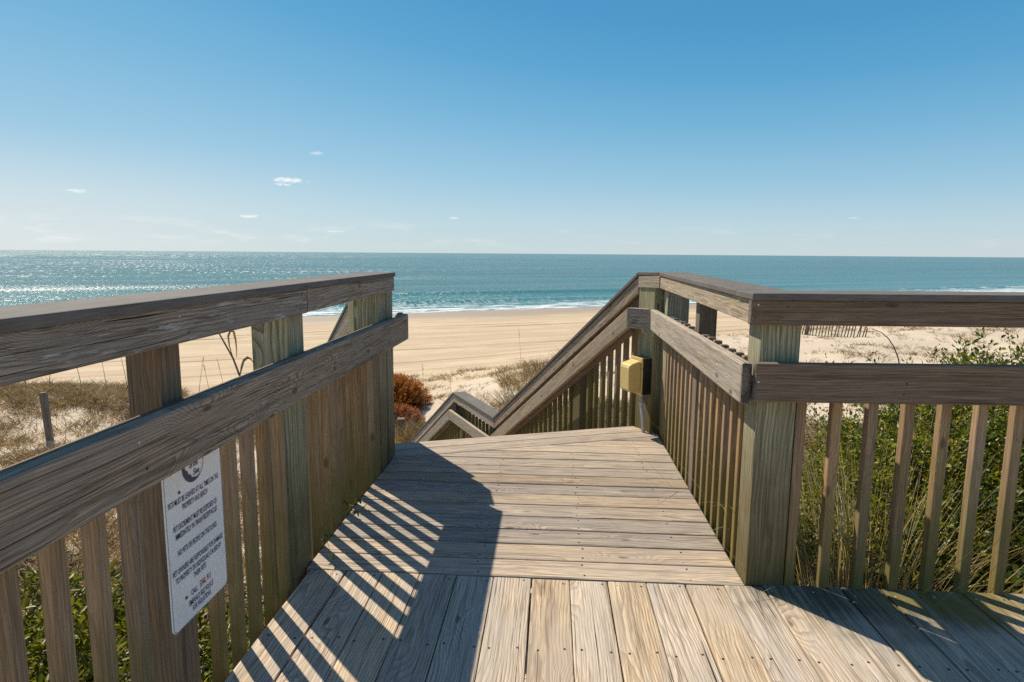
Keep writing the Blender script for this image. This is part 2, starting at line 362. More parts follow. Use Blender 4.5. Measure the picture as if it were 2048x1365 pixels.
# sand
mt, t, b = new_mat('beach_sand'); M['sand'] = mt
g = N(t, 'ShaderNodeNewGeometry'); wp = g.outputs['Position']; s = sep(t, wp)
uu = math_n(t, 'ADD', math_n(t, 'MULTIPLY', s[0], c28), math_n(t, 'MULTIPLY', s[1], s28))
vv = math_n(t, 'ADD', math_n(t, 'MULTIPLY', s[0], -s28), math_n(t, 'MULTIPLY', s[1], c28))
big = noise(t, wp, 0.35, 4.0, 0.6); fin = noise(t, wp, 9.0, 6.0, 0.7); grains = noise(t, wp, 60.0, 3.0, 0.6)
uvv = comb(t, math_n(t, 'MULTIPLY', uu, 0.035), vv, 0.0)
band1 = noise(t, uvv, 0.55, 4.0, 0.6, dist=0.15); band2 = noise(t, uvv, 2.6, 4.0, 0.6, dist=0.1)
dry = mixc(t, mapr(t, big, .35, .65), (0.60, 0.465, 0.31), (0.54, 0.415, 0.27))
flatm = mapr(t, vv, 22, 30)
c = mixc(t, math_n(t, 'MULTIPLY', mapr(t, band1, .46, .62, 0, .75), flatm), dry, (0.47, 0.345, 0.225))
c = mixc(t, math_n(t, 'MULTIPLY', mapr(t, band2, .52, .64, 0, .7), flatm), c, (0.40, 0.285, 0.18))
c = mixc(t, mapr(t, fin, .5, .75, 0, .25), c, (0.45, 0.36, 0.26))
# vehicle tracks and the old tide line running along the shore
def track(v0, wob, w, amt, sd_):
    w1 = math_n(t, 'MULTIPLY', math_n(t, 'SUBTRACT', noise(t, comb(t, math_n(t, 'MULTIPLY', uu, 0.03), sd_, 0.0), 1.0, 2.0), 0.5), wob)
    br = mapr(t, noise(t, comb(t, math_n(t, 'MULTIPLY', uu, 0.12), sd_ + 5.0, vv), 1.0, 3.0), .38, .56)
    d = math_n(t, 'ABSOLUTE', math_n(t, 'SUBTRACT', math_n(t, 'SUBTRACT', vv, v0), w1))
    return math_n(t, 'MULTIPLY', math_n(t, 'MULTIPLY', mapr(t, d, w * .4, w, amt, 0), br), 1.0)
tr = None
for v0, wob, w, amt, sd_ in ((47.0, 6, .38, 1.0, 1.), (48.8, 6, .30, .85, 1.), (36.5, 5, .26, .8, 4.), (38.2, 5, .20, .6, 4.), (31.5, 4, .16, .5, 7.), (33.2, 4, .14, .5, 7.), (28.3, 3, .12, .4, 9.), (53.0, 4, .2, .35, 12.)):
    x_ = track(v0, wob, w, amt, sd_); tr = x_ if tr is None else math_n(t, 'MAXIMUM', tr, x_)
c = mixc(t, tr, c, (0.25, 0.175, 0.11))
wet = mapr(t, math_n(t, 'ADD', vv, math_n(t, 'MULTIPLY', math_n(t, 'SUBTRACT', noise(t, comb(t, math_n(t, 'MULTIPLY', uu, 0.06), 3.0, 0.0), 1.0, 3.0), .5), 9.0)), 51, 60, 0, .85)
c = mixc(t, wet, c, (0.36, 0.27, 0.185))
duneg = mapr(t, vv, 24, 20)
lit = noise(t, wp, 14.0, 5.0, 0.75)
c = mixc(t, math_n(t, 'MULTIPLY', mapr(t, lit, .56, .68, 0, .55), duneg), c, (0.20, 0.14, 0.08))
c = mixc(t, math_n(t, 'MULTIPLY', duneg, .35), c, (0.62, 0.55, 0.47))
t.links.new(c, b.inputs['Base Color'])
t.links.new(mapr(t, wet, .2, .85, .9, .45), b.inputs['Roughness'])
b.inputs['Specular IOR Level'].default_value = 0.25
hh = math_n(t, 'ADD', math_n(t, 'MULTIPLY', fin, .6), math_n(t, 'MULTIPLY', band2, .5))
hh = math_n(t, 'SUBTRACT', hh, math_n(t, 'MULTIPLY', tr, .8))
t.links.new(bump(t, grains, 0.5, 0.01, bump(t, hh, 0.7, 0.09)), b.inputs['Normal'])

us = np.concatenate([-np.geomspace(1500, 42, 40), np.arange(-40, 60, .35), np.geomspace(61, 2500, 60)])
vs = np.concatenate([np.linspace(-60, -3, 20), np.arange(-2, 34, .35), np.arange(34.5, 96, 1.2)])
tag(grid_mesh('sand_ground', us, vs, lambda X, Y, U, V: H(X, Y), M['sand']), 'pale sand dunes falling to a wide flat beach with tyre tracks', None, None, 'structure')

# sea
mt, t, b = new_mat('sea_water'); M['sea'] = mt
g = N(t, 'ShaderNodeNewGeometry'); wp = g.outputs['Position']; s = sep(t, wp)
uu = math_n(t, 'ADD', math_n(t, 'MULTIPLY', s[0], c28), math_n(t, 'MULTIPLY', s[1], s28))
vv = math_n(t, 'ADD', math_n(t, 'MULTIPLY', s[0], -s28), math_n(t, 'MULTIPLY', s[1], c28))
uv1 = comb(t, math_n(t, 'MULTIPLY', uu, 0.22), vv, 0.0)
swell = noise(t, comb(t, math_n(t, 'MULTIPLY', uu, 0.10), vv, 0.0), 0.075, 2.0, 0.5, dist=0.3)
farband = noise(t, comb(t, math_n(t, 'MULTIPLY', uu, 0.06), vv, 0.0), 0.010, 4.0, 0.55)
chop = noise(t, uv1, 0.9, 8.0, 0.62); rip = noise(t, comb(t, math_n(t, 'MULTIPLY', uu, 0.55), vv, 0.0), 4.0, 5.0, 0.65)
c = mixc(t, mapr(t, farband, .35, .65), (0.007, 0.083, 0.090), (0.013, 0.120, 0.122))
c = mixc(t, mapr(t, swell, .45, .68, 0, .75), c, (0.010, 0.060, 0.068))
c = mixc(t, mapr(t, vv, 64, 150, .55, 0), c, (0.07, 0.215, 0.22))
c = mixc(t, mapr(t, vv, 150, 2500, 0, .35), c, (0.012, 0.115, 0.125))
# surf: broken white wash along the waterline, lines of foam further out
edge = math_n(t, 'ADD', vv, math_n(t, 'MULTIPLY', math_n(t, 'SUBTRACT', noise(t, comb(t, math_n(t, 'MULTIPLY', uu, 0.05), 0.0, 0.0), 1.0, 3.0), .5), 8.0))
fn = noise(t, comb(t, math_n(t, 'MULTIPLY', uu, 0.25), vv, 0.0), 0.75, 7.0, 0.7, dist=0.4)
fm = math_n(t, 'MULTIPLY', mapr(t, edge, 62.5, 64.0), mapr(t, edge, 67, 76, 1.0, 0.0))
thr = math_n(t, 'ADD', fn, math_n(t, 'MULTIPLY', fm, .17))
foam = math_n(t, 'MULTIPLY', mapr(t, thr, .60, .72), mapr(t, edge, 76, 83, 1.0, 0.0))
rightw = math_n(t, 'MULTIPLY', mapr(t, uu, 90, 130), .6)
foam = math_n(t, 'MAXIMUM', foam, math_n(t, 'MULTIPLY', mapr(t, math_n(t, 'ADD', fn, math_n(t, 'MULTIPLY', mapr(t, vv, 84, 66, 0, .3), 1.0)), .62, .7), math_n(t, 'MULTIPLY', rightw, mapr(t, vv, 84, 78))))
c = mixc(t, foam, c, (0.70, 0.73, 0.74))
t.links.new(c, b.inputs['Base Color'])
t.links.new(mapr(t, foam, 0, 1, .22, .8), b.inputs['Roughness'])
b.inputs['IOR'].default_value = 1.33; b.inputs['Specular IOR Level'].default_value = 0.06
hh = math_n(t, 'ADD', math_n(t, 'MULTIPLY', chop, 1.0), math_n(t, 'MULTIPLY', rip, .22))
n_ = bump(t, hh, 1.0, 0.22, bump(t, swell, 1.0, 1.2))
n_ = bump(t, foam, 0.4, 0.15, n_)
def spk(su, sv):                       # facets of the chop, long towards the shore, short along it
    return noise(t, comb(t, math_n(t, 'MULTIPLY', uu, su), math_n(t, 'MULTIPLY', vv, sv), 0.0), 1.0, 3.0, 0.7)
s1, s2, s3_ = spk(2.6, .55), spk(1.1, .085), spk(.30, .010)
w1 = mapr(t, vv, 120, 220, 1, 0); w3 = mapr(t, vv, 450, 900, 0, 1)
sp_ = math_n(t, 'ADD', math_n(t, 'MULTIPLY', s1, w1), math_n(t, 'MULTIPLY', s2, math_n(t, 'SUBTRACT', 1.0, w1)))
sp_ = math_n(t, 'ADD', math_n(t, 'MULTIPLY', sp_, math_n(t, 'SUBTRACT', 1.0, w3)), math_n(t, 'MULTIPLY', s3_, w3))
streaks = noise(t, comb(t, math_n(t, 'MULTIPLY', uu, 0.012), math_n(t, 'MULTIPLY', vv, 0.06), 2.0), 1.0, 4.0, 0.6)
sp_ = math_n(t, 'ADD', sp_, math_n(t, 'MULTIPLY', w3, .03))
sp_ = math_n(t, 'ADD', sp_, math_n(t, 'MULTIPLY', math_n(t, 'SUBTRACT', streaks, .5), .45))
gl = mapr(t, sp_, .575, .635)
t.links.new(math_n(t, 'MAXIMUM', mapr(t, gl, 0, 1, .18, .50), math_n(t, 'MULTIPLY', foam, .8)), b.inputs['Roughness'])
gs = N(t, 'ShaderNodeBsdfAnisotropic'); gs.inputs['Roughness'].default_value = .48; gs.inputs['Color'].default_value = (1, .97, .92, 1)
mx = N(t, 'ShaderNodeMixShader'); t.links.new(mapr(t, gl, 0, 1, .0, .27), mx.inputs[0]); t.links.new(b.outputs[0], mx.inputs[1]); t.links.new(gs.outputs[0], mx.inputs[2])
t.links.new(mx.outputs[0], t.nodes['Material Output'].inputs['Surface'])
t.links.new(n_, b.inputs['Normal'])
us = np.concatenate([-np.geomspace(45000, 60, 60), np.linspace(-58, 200, 60), np.geomspace(205, 45000, 60)])
vs = np.concatenate([np.arange(60, 110, 1.0), np.geomspace(111, 45000, 90)])
def seaz(X, Y, U, V):
    w = np.exp(-((V - 79 + 2.0 * np.sin(U * .05)) / 1.3) ** 2) * .28 * (0.5 + 0.5 * np.sin(U * .045 + 1)) + np.exp(-((V - 95 + 3 * np.sin(U * .03)) / 2.5) ** 2) * .35 * (0.6 + 0.4 * np.sin(U * .03))
    return -5.0 + w
tag(grid_mesh('sea', us, vs, seaz, M['sea']), 'teal sea with sun glitter and white surf at the beach', None, None, 'structure')

# ------------------------------------------------------------------ deck
deck = thing('wooden_deck', 'weathered timber boardwalk deck of lengthwise planks meeting a landing of crosswise planks', 'deck')
PT = 0.1457
x0 = 0.084
k0 = int(math.floor((-0.955 - x0) / PT))
for k in range(k0, 26):
    xa, xb = x0 + k * PT, x0 + (k + 1) * PT
    xa = max(xa, -0.955); g_ = 0.0035 + random.uniform(-.0008, .0012)
    if xb - xa < .03: continue
    yend = 2.262 if xb < 0.80 else (2.262 + min(0.03, (xb - .78) * .3))
    dz = random.uniform(-.0012, .0012)
    nl = []
    for yy in (2.235, 1.83, 1.42, 1.0, 0.4):
        for xx in (xa + .028, xb - .028):
            nl.append(((xx + random.uniform(-.006, .006), yy + random.uniform(-.01, .01), dz), (0, 0, 1), .0042))
    jt = random.uniform(-.002, .002)
    lo = [(xa + g_ / 2, -2.6, -.038 + dz), (xb - g_ / 2, -2.6, -.038 + dz), (xb - g_ / 2 + jt, yend, -.038 + dz), (xa + g_ / 2 + jt, yend, -.038 + dz)]
    hi = [(p[0], p[1], dz) for p in lo]
    solid('deck_board', (lo, hi), (Vector(lo[0]), Vector((0, 1, 0)), Vector((1, 0, 0)), Vector((0, 0, 1))), M['deck'], deck, 0.004, nl)

# landing: crosswise boards clipped by the slanted stair edge
E0, E1 = Vector((-1.046, 3.901)), Vector((0.60, 4.487))
ed = (E1 - E0).normalized(); en = Vector((ed.y, -ed.x))            # towards the camera
def clip(poly, p, n):                                                # keep side where (q-p).n >= 0
    out = []
    for i in range(len(poly)):
        a, b2 = poly[i], poly[(i + 1) % len(poly)]
        da, db = (a - p).dot(n), (b2 - p).dot(n)
        if da >= 0: out.append(a)
        if (da >= 0) != (db >= 0): out.append(a + (b2 - a) * (da / (da - db)))
    return out
LW = 0.1415
def plank(poly, ax, w3, mat, nl=None):
    dz = random.uniform(-.0012, .0012)
    lo = [(q.x, q.y, -.038 + dz) for q in poly]; hi = [(q.x, q.y, dz) for q in poly]
    solid('deck_board', (lo, hi), (Vector(lo[0]), ax, w3, Vector((0, 0, 1))), mat, deck, 0.006, nl)
cornA, cornB = Vector((0.60, 4.487)), Vector((0.775, 4.24)); cn = Vector((-(cornB - cornA).y, (cornB - cornA).x)) * -1
if (Vector((0, 3)) - cornA).dot(cn) < 0: cn = -cn
y = 2.268
while y < 4.3:
    jt = random.uniform(-.002, .002)
    poly = [Vector((-.957, y + .0018)), Vector((.748, y + .0018 + .004)), Vector((.748, y + LW - .0035 + .004)), Vector((-.957, y + LW - .0035))]
    poly = clip(poly, E0 + en * (2 * LW + .004), en); poly = clip(poly, cornA, cn)
    if len(poly) > 2 and max(q.y for q in poly) - min(q.y for q in poly) > .02:
        nl = []
        for xx in (-.70, -.28, .14, .55):
            for yy in (y + .03, y + LW - .03):
                q = Vector((xx, yy))
                if (q - (E0 + en * (2 * LW + .03))).dot(en) > 0:
                    nl.append(((xx + random.uniform(-.01, .01), yy, 0.0), (0, 0, 1), .0042))
        plank(poly, Vector((1, 0, 0)), Vector((0, 1, 0)), M['landing'], nl)
    y += LW
for j in range(2):
    a_ = E0 + en * (j * LW + .002) - ed * .10; b_ = E0 + en * ((j + 1) * LW - .002) - ed * .10
    poly = [a_, a_ + ed * 2.1, b_ + ed * 2.1, b_]
    poly = clip(poly, cornA, cn); poly = clip(poly, Vector((-1.06, 0)), Vector((1, 0)))
    if j == 1: poly = clip(poly, Vector((.748, 0)), Vector((-1, 0)))
    plank(poly, Vector((ed.x, ed.y, 0)), Vector((-ed.y, ed.x, 0)), M['landing'])
# joists and rim boards under the planks
for yy in (2.18, 1.4, .6, -.2, -1.0, -1.8): board('joist', (-.90, yy, -.15), (3.8, yy, -.15), .038, .18, M['rail_brown'], deck)
for xx in (-.935, -.32, .3, .715): board('joist', (xx, 2.32, -.16), (xx, 3.55, -.16), .038, .18, M['rail_brown'], deck)
board('rim_board', (-.98, 3.875, -.16), (.60, 4.437, -.16), .038, .22, M['rail_brown'], deck)
board('rim_board', (.80, 2.262, -.17), (3.8, 2.28, -.17), .03, .22, M['rail_brown'], deck)

# ------------------------------------------------------------------ railings
def vpost(name, x0_, x1_, y0_, y1_, z0_, z1_, mat, parent, rot=None):
    lo = [Vector((x0_, y0_, z0_)), Vector((x1_, y0_, z0_)), Vector((x1_, y1_, z0_)), Vector((x0_, y1_, z0_))]
    if rot:
        cxy, an = Vector((rot[0], rot[1])), rot[2]
        for p in lo:
            q = Vector((p.x, p.y)) - cxy
            p.x = cxy.x + q.x * math.cos(an) - q.y * math.sin(an); p.y = cxy.y + q.x * math.sin(an) + q.y * math.cos(an)
    hi = [p + Vector((0, 0, z1_ - z0_)) for p in lo]
    ac = (lo[1] - lo[0]).normalized()
    return solid(name, (lo, hi), (lo[0], Vector((0, 0, 1)), ac, Vector((-ac.y, ac.x, 0))), mat, parent, .004)
def hvert(name, p0, p1, thick, side, z00, z01, z10, z11, mat, parent, nails=None, bevel=.004):
    """upright board: inner face runs p0->p1 (xy), thickness to 'side' (xy unit), bottom/top z at each end"""
    s_ = Vector((side[0], side[1], 0)) * thick
    a_, b_ = Vector((p0[0], p0[1], 0)), Vector((p1[0], p1[1], 0))
    lo = [a_ + Vector((0, 0, z00)), a_ + s_ + Vector((0, 0, z00)), a_ + s_ + Vector((0, 0, z01)), a_ + Vector((0, 0, z01))]
    hi = [b_ + Vector((0, 0, z10)), b_ + s_ + Vector((0, 0, z10)), b_ + s_ + Vector((0, 0, z11)), b_ + Vector((0, 0, z11))]
    ax = (hi[0] - lo[0]).normalized(); ac = Vector((0, 0, 1)); ac = (ac - ax * ac.dot(ax)).normalized()
    return solid(name, (lo, hi), (lo[0], ax, ac, ax.cross(ac)), mat, parent, bevel, nails)
def capboard(name, poly4, z0_, z1_, mat, parent, thick=.025):
    """flat board from quad [a0,a1 (start side), b1,b0]; z at start/end (top)"""
    a0, a1, b1, b0 = [Vector((p[0], p[1], 0)) for p in poly4]
    lo = [a0 + Vector((0, 0, z0_ - thick)), a1 + Vector((0, 0, z0_ - thick)), a1 + Vector((0, 0, z0_)), a0 + Vector((0, 0, z0_))]
    hi = [b0 + Vector((0, 0, z1_ - thick)), b1 + Vector((0, 0, z1_ - thick)), b1 + Vector((0, 0, z1_)), b0 + Vector((0, 0, z1_))]
    ax = (hi[0] - lo[0]).normalized(); ac = (lo[1] - lo[0]); ac = (ac - ax * ac.dot(ax)).normalized()
    return solid(name, (lo, hi), (lo[0], ax, ac, ax.cross(ac)), mat, parent, .004)
def bal(x0_, x1_, y0_, y1_, parent, z0_=-.20, z1_=.83, mat=None):
    return vpost('baluster', x0_, x1_, y0_, y1_, z0_, z1_ + random.uniform(-.004, .004), mat or M['baluster'], parent)

# left railing (runs from behind the camera to the stair head)
lr = thing('deck_railing', 'long grey-brown timber railing on the left carrying the white pet rules sign', 'railing', (-.98, 1.3, 0))
vpost('post', -1.05, -.961, 1.455, 1.541, -1.6, 1.098, M['brownpost'], lr)
vpost('post', -1.10, -.96, 2.205, 2.345, -1.6, 1.098, M['post'], lr)
vpost('post', -1.10, -.96, 3.395, 3.535, -1.6, 1.098, M['post'], lr)
vpost('post', -1.10, -.96, .10, .24, -1.6, 1.098, M['post'], lr)
vpost('post', -1.10, -.96, -1.4, -1.26, -1.6, 1.098, M['post'], lr)
capboard('cap_board', [(-.910, -2.0), (-1.10, -2.0), (-1.10, 2.62), (-.910, 2.62)], 1.125, 1.128, M['cap'], lr)
capboard('cap_board', [(-.910, 2.623), (-1.10, 2.623), (-1.10, 3.66), (-.912, 3.60)], 1.128, 1.127, M['cap'], lr)
hvert('top_rail', (-.922, -2.0), (-.922, 2.300), .038, (-1, 0), 1.010, 1.099, 1.012, 1.1025, M['rail_flaky'], lr,
      [((-.922, 1.485, 1.08), (1, 0, 0), .0035), ((-.922, 1.52, 1.035), (1, 0, 0), .0035), ((-.922, 2.25, 1.085), (1, 0, 0), .0035), ((-.922, 2.23, 1.03), (1, 0, 0), .0035)])
hvert('top_rail', (-.921, 2.303), (-.921, 3.60), .038, (-1, 0), 1.014, 1.1025, 1.020, 1.102, M['rail'], lr)
hvert('handrail', (-.885, -2.0), (-.885, 3.79), .038, (-1, 0), .724, .870, .710, .868, M['rail'], lr,
      [((-.885, 1.25, .83), (1, 0, 0), .004), ((-.885, 1.27, .765), (1, 0, 0), .004), ((-.885, 1.86, .83), (1, 0, 0), .004), ((-.885, 1.86, .765), (1, 0, 0), .004),
       ((-.885, 3.45, .83), (1, 0, 0), .004)], bevel=.007)
hvert('spacer_rail', (-.9235, -2.0), (-.9235, 3.60), .036, (-1, 0), .79, .862, .79, .860, M['rail_brown'], lr)
ys = []
yb = 1.008 - .034 - .113 * 26
while yb < 3.38:
    hit = any(a - .030 < yb < b_ for a, b_ in ((1.455, 1.541), (2.205, 2.345), (3.395, 3.535), (.10, .24), (-1.4, -1.26)))
    if not hit: bal(-.998, -.961, yb, yb + .034, lr)
    yb += .113

# pet rules sign
sg = thing('rules_sign', 'white metal pet rules sign with blue lettering fixed to the left railing', 'sign', (-.955, 1.55, .26))
def rrect(y0_, y1_, z0_, z1_, r_, n=6):
    pts = []
    for (cy_, cz_, a0) in ((y1_ - r_, z0_ + r_, -90), (y1_ - r_, z1_ - r_, 0), (y0_ + r_, z1_ - r_, 90), (y0_ + r_, z0_ + r_, 180)):
        for k in range(n + 1):
            a = R(a0 + 90 * k / n); pts.append((cy_ + r_ * math.cos(a), cz_ + r_ * math.sin(a)))
    return pts
pp = rrect(1.423, 1.692, .258, .780, .018)
solid('sign_panel', ([(-.9585, p[0], p[1]) for p in pp], [(-.9545, p[0], p[1]) for p in pp]), (Vector((-.955, 1.4, .3)), Vector((0, 0, 1)), Vector((0, 1, 0)), Vector((1, 0, 0))), M['sign'], sg, .001)
pp2 = rrect(1.425, 1.690, .260, .778, .017); pp3 = rrect(1.4262, 1.6888, .2612, .7768, .0160)
bm = bmesh.new(); A = [bm.verts.new((-.9535, *p)) for p in pp2]; B = [bm.verts.new((-.9535, *p)) for p in pp3]
for i in range(len(A)): bm.faces.new((A[i], A[(i + 1) % len(A)], B[(i + 1) % len(A)], B[i]))
me = bpy.data.meshes.new('border_line'); bm.to_mesh(me); bm.free(); link('border_line', me, M['ink_blue'], sg)
def text(name, s_, yc, zb, width, height, mat, shear=0.0):
    cu = bpy.data.curves.new(name, 'FONT'); cu.body = s_; cu.align_x = 'CENTER'; cu.size = 1.0; cu.shear = shear; cu.resolution_u = 3
    cu.offset = 0.012
    o = bpy.data.objects.new(name, cu); col.objects.link(o); bpy.context.view_layer.update()
    dg = bpy.context.evaluated_depsgraph_get(); me = bpy.data.meshes.new_from_object(o.evaluated_get(dg))
    bpy.data.objects.remove(o)
    co = np.array([v.co[:] for v in me.vertices]); w_ = co[:, 0].max() - co[:, 0].min(); h_ = 0.72
    mid = (co[:, 0].max() + co[:, 0].min()) / 2
    new = np.stack([np.full(len(co), -.9530), yc + (co[:, 0] - mid) * width / w_, zb + co[:, 1] * height / h_], -1)
    me.vertices.foreach_set('co', new.astype(np.float32).ravel()); me.update(); me.name = name
    for mm in list(me.materials): me.materials.pop()
    return link(name, me, mat, sg)
rows = [("PETS MUST BE LEASHED AT ALL TIMES ON THE", 1.554, .594, .236, 'ink_purple'), ("PROPERTY AND BEACH", 1.554, .571, .118, 'ink_purple'),
        ("PET EXCREMENT MUST BE DISPOSED OF", 1.554, .526, .207, 'ink_purple'), ("IMMEDIATELY IN TRASH RECEPTACLES", 1.557, .503, .198, 'ink_purple'),
        ("NO PETS OR PEOPLE ON THE DUNES", 1.556, .458, .186, 'ink_blue'), ("PET OWNERS ARE RESPONSIBLE FOR DAMAGE", 1.556, .411, .240, 'ink_blue'),
        ("TO PROPERTY OR INDIVIDUALS CAUSED BY", 1.556, .388, .220, 'ink_blue'), ("THEIR PETS", 1.554, .366, .060, 'ink_blue'),
        ("CALL", 1.523, .324, .030, 'ink_blue'), ("EMERALD ISLE POLICE", 1.555, .299, .117, 'ink_blue'), ("FOR VIOLATIONS", 1.555, .278, .088, 'ink_blue')]
for s_, yc, zb, w_, k_ in rows: text('lettering', s_, yc, zb, w_, .0155, M[k_])
text('lettering', "DIAL 911", 1.577, .325, .054, .0185, M['ink_red'], 0.15)
text('lettering', "of the", 1.556, .668, .040, .016, M['ink_purple'], 0.35); text('lettering', "Sea", 1.566, .645, .030, .017, M['ink_purple'], 0.35)
# round emblem: ring, filled below with wave crests
bm = bmesh.new(); yc, zc, ro = 1.553, .678, .050
n = 48
A = [bm.verts.new((-.9530, yc + ro * math.cos(k / n * 2 * math.pi), zc + ro * math.sin(k / n * 2 * math.pi))) for k in range(n)]
def ri(th):   # inner radius, thick on the lower left with a wavy edge
    d = (th - R(225) + math.pi) % (2 * math.pi) - math.pi
    thick = .0018 + .020 * max(0, math.cos(d * 0.95)) ** 2 * (1 if abs(d) < 1.6 else 0) * (0.72 + .28 * abs(math.sin(d * 5)))
    return ro - thick
B = [bm.verts.new((-.9530, yc + ri(k / n * 2 * math.pi) * math.cos(k / n * 2 * math.pi), zc + ri(k / n * 2 * math.pi) * math.sin(k / n * 2 * math.pi))) for k in range(n)]
for i in range(n): bm.faces.new((A[i], A[(i + 1) % n], B[(i + 1) % n], B[i]))
me = bpy.data.meshes.new('emblem'); bm.to_mesh(me); bm.free(); link('emblem', me, M['ink_purple'], sg)
for (yy, zz) in ((1.4855, .622), (1.4855, .331)):
    bpy.ops.mesh.primitive_uv_sphere_add(segments=12, ring_count=8, radius=.0045, location=(-.9535, yy, zz))
    o = bpy.context.object; o.name = 'screw'; o.scale = (.5, 1, 1); o.data.materials.append(M['rust']); o.location = Vector(o.location) - Vector(sg.location); o.parent = sg

# right landing railing
rr = thing('landing_railing', 'timber railing along the right of the landing with a pale worn handrail and grey cap', 'railing', (.77, 3.2, 0))
vpost('post', .750, .890, 2.28, 2.42, -1.7, 1.080, M['post'], rr)
vpost('post', .760, .849, 3.27, 3.359, -1.7, 1.086, M['brownpost'], rr)
vpost('post', .755, .895, 4.15, 4.29, -1.7, 1.096, M['post'], rr)
capboard('cap_board', [(.700, 2.452), (.892, 2.452), (.900, 4.30), (.708, 4.245)], 1.110, 1.124, M['cap'], rr)
hvert('top_rail', (.712, 2.282), (.716, 4.235), .036, (1, 0), .996, 1.083, 1.018, 1.0985, M['rail_pale'], rr)
hvert('handrail', (.676, 2.235), (.678, 4.36), .038, (1, 0), .710, .862, .722, .868, M['rail_pale'], rr, bevel=.009)
hvert('spacer_rail', (.715, 2.25), (.717, 4.28), .036, (1, 0), .72, .79, .73, .80, M['rail_brown'], rr)
yb = 2.47
while yb < 4.12:
    if not (3.27 - .04 < yb < 3.362): bal(.753, .789, yb, yb + .036, rr, z1_=.846)
    yb += .1125
bal(.753, .789, 4.11, 4.146, rr)
# short level pieces turning the corner towards the stair
nstair = lambda a: Vector((math.cos(R(a)), math.sin(R(a))))
capboard('cap_board', [(.708, 4.248), (.900, 4.303), (.780, 4.575), (.597, 4.490)], 1.124, 1.117, M['cap'], rr)
hvert('top_rail', (.712, 4.240), (.604, 4.482), .036, (.913, .407), 1.017, 1.0985, 1.008, 1.0915, M['rail_pale'], rr)
hvert('handrail', (.672, 4.350), (.532, 4.461), .038, (.62, .78), .722, .868, .722, .866, M['rail'], rr, bevel=.006)
vpost('post', .695, .835, 4.30, 4.50, -1.8, 1.090, M['post'], rr, rot=(.695, 4.30, R(24)))

# railing facing the camera on the right
fr = thing('deck_railing', 'dark brown timber railing across the right side in front of the green shrubs', 'railing', (1.9, 2.28, 0))
capboard('cap_board', [(.698, 2.232), (.698, 2.448), (4.0, 2.448), (4.0, 2.255)], 1.109, 1.120, M['cap'], fr)
hvert('top_rail', (.699, 2.243), (4.0, 2.243), .036, (0, 1), .996, 1.0835, 1.010, 1.0945, M['rail_brown'], fr,
      [((.722, 2.243, 1.068), (0, -1, 0), .0036), ((.715, 2.243, 1.022), (0, -1, 0), .0036), ((.824, 2.243, 1.062), (0, -1, 0), .0036), ((.793, 2.243, 1.014), (0, -1, 0), .0036)])
hvert('handrail', (.7165, 2.205), (4.0, 2.205), .038, (0, 1), .726, .866, .752, .892, M['rail_brown'], fr,
      [((.726, 2.205, .800), (0, -1, 0), .0036), ((.711, 2.205, .757), (0, -1, 0), .0036), ((1.228, 2.205, .803), (0, -1, 0), .0036), ((1.222, 2.205, .765), (0, -1, 0), .0036)], bevel=.007)
hvert('spacer_rail', (.752, 2.2435), (4.0, 2.2435), .036, (0, 1), .785, .856, .81, .88, M['rail_brown'], fr)
xb = .8945
for k in range(25):
    bal(xb, xb + .036, 2.281, 2.317, fr); xb += .1265
vpost('post', 3.0, 3.14, 2.318, 2.458, -1.7, 1.09, M['post'], fr)

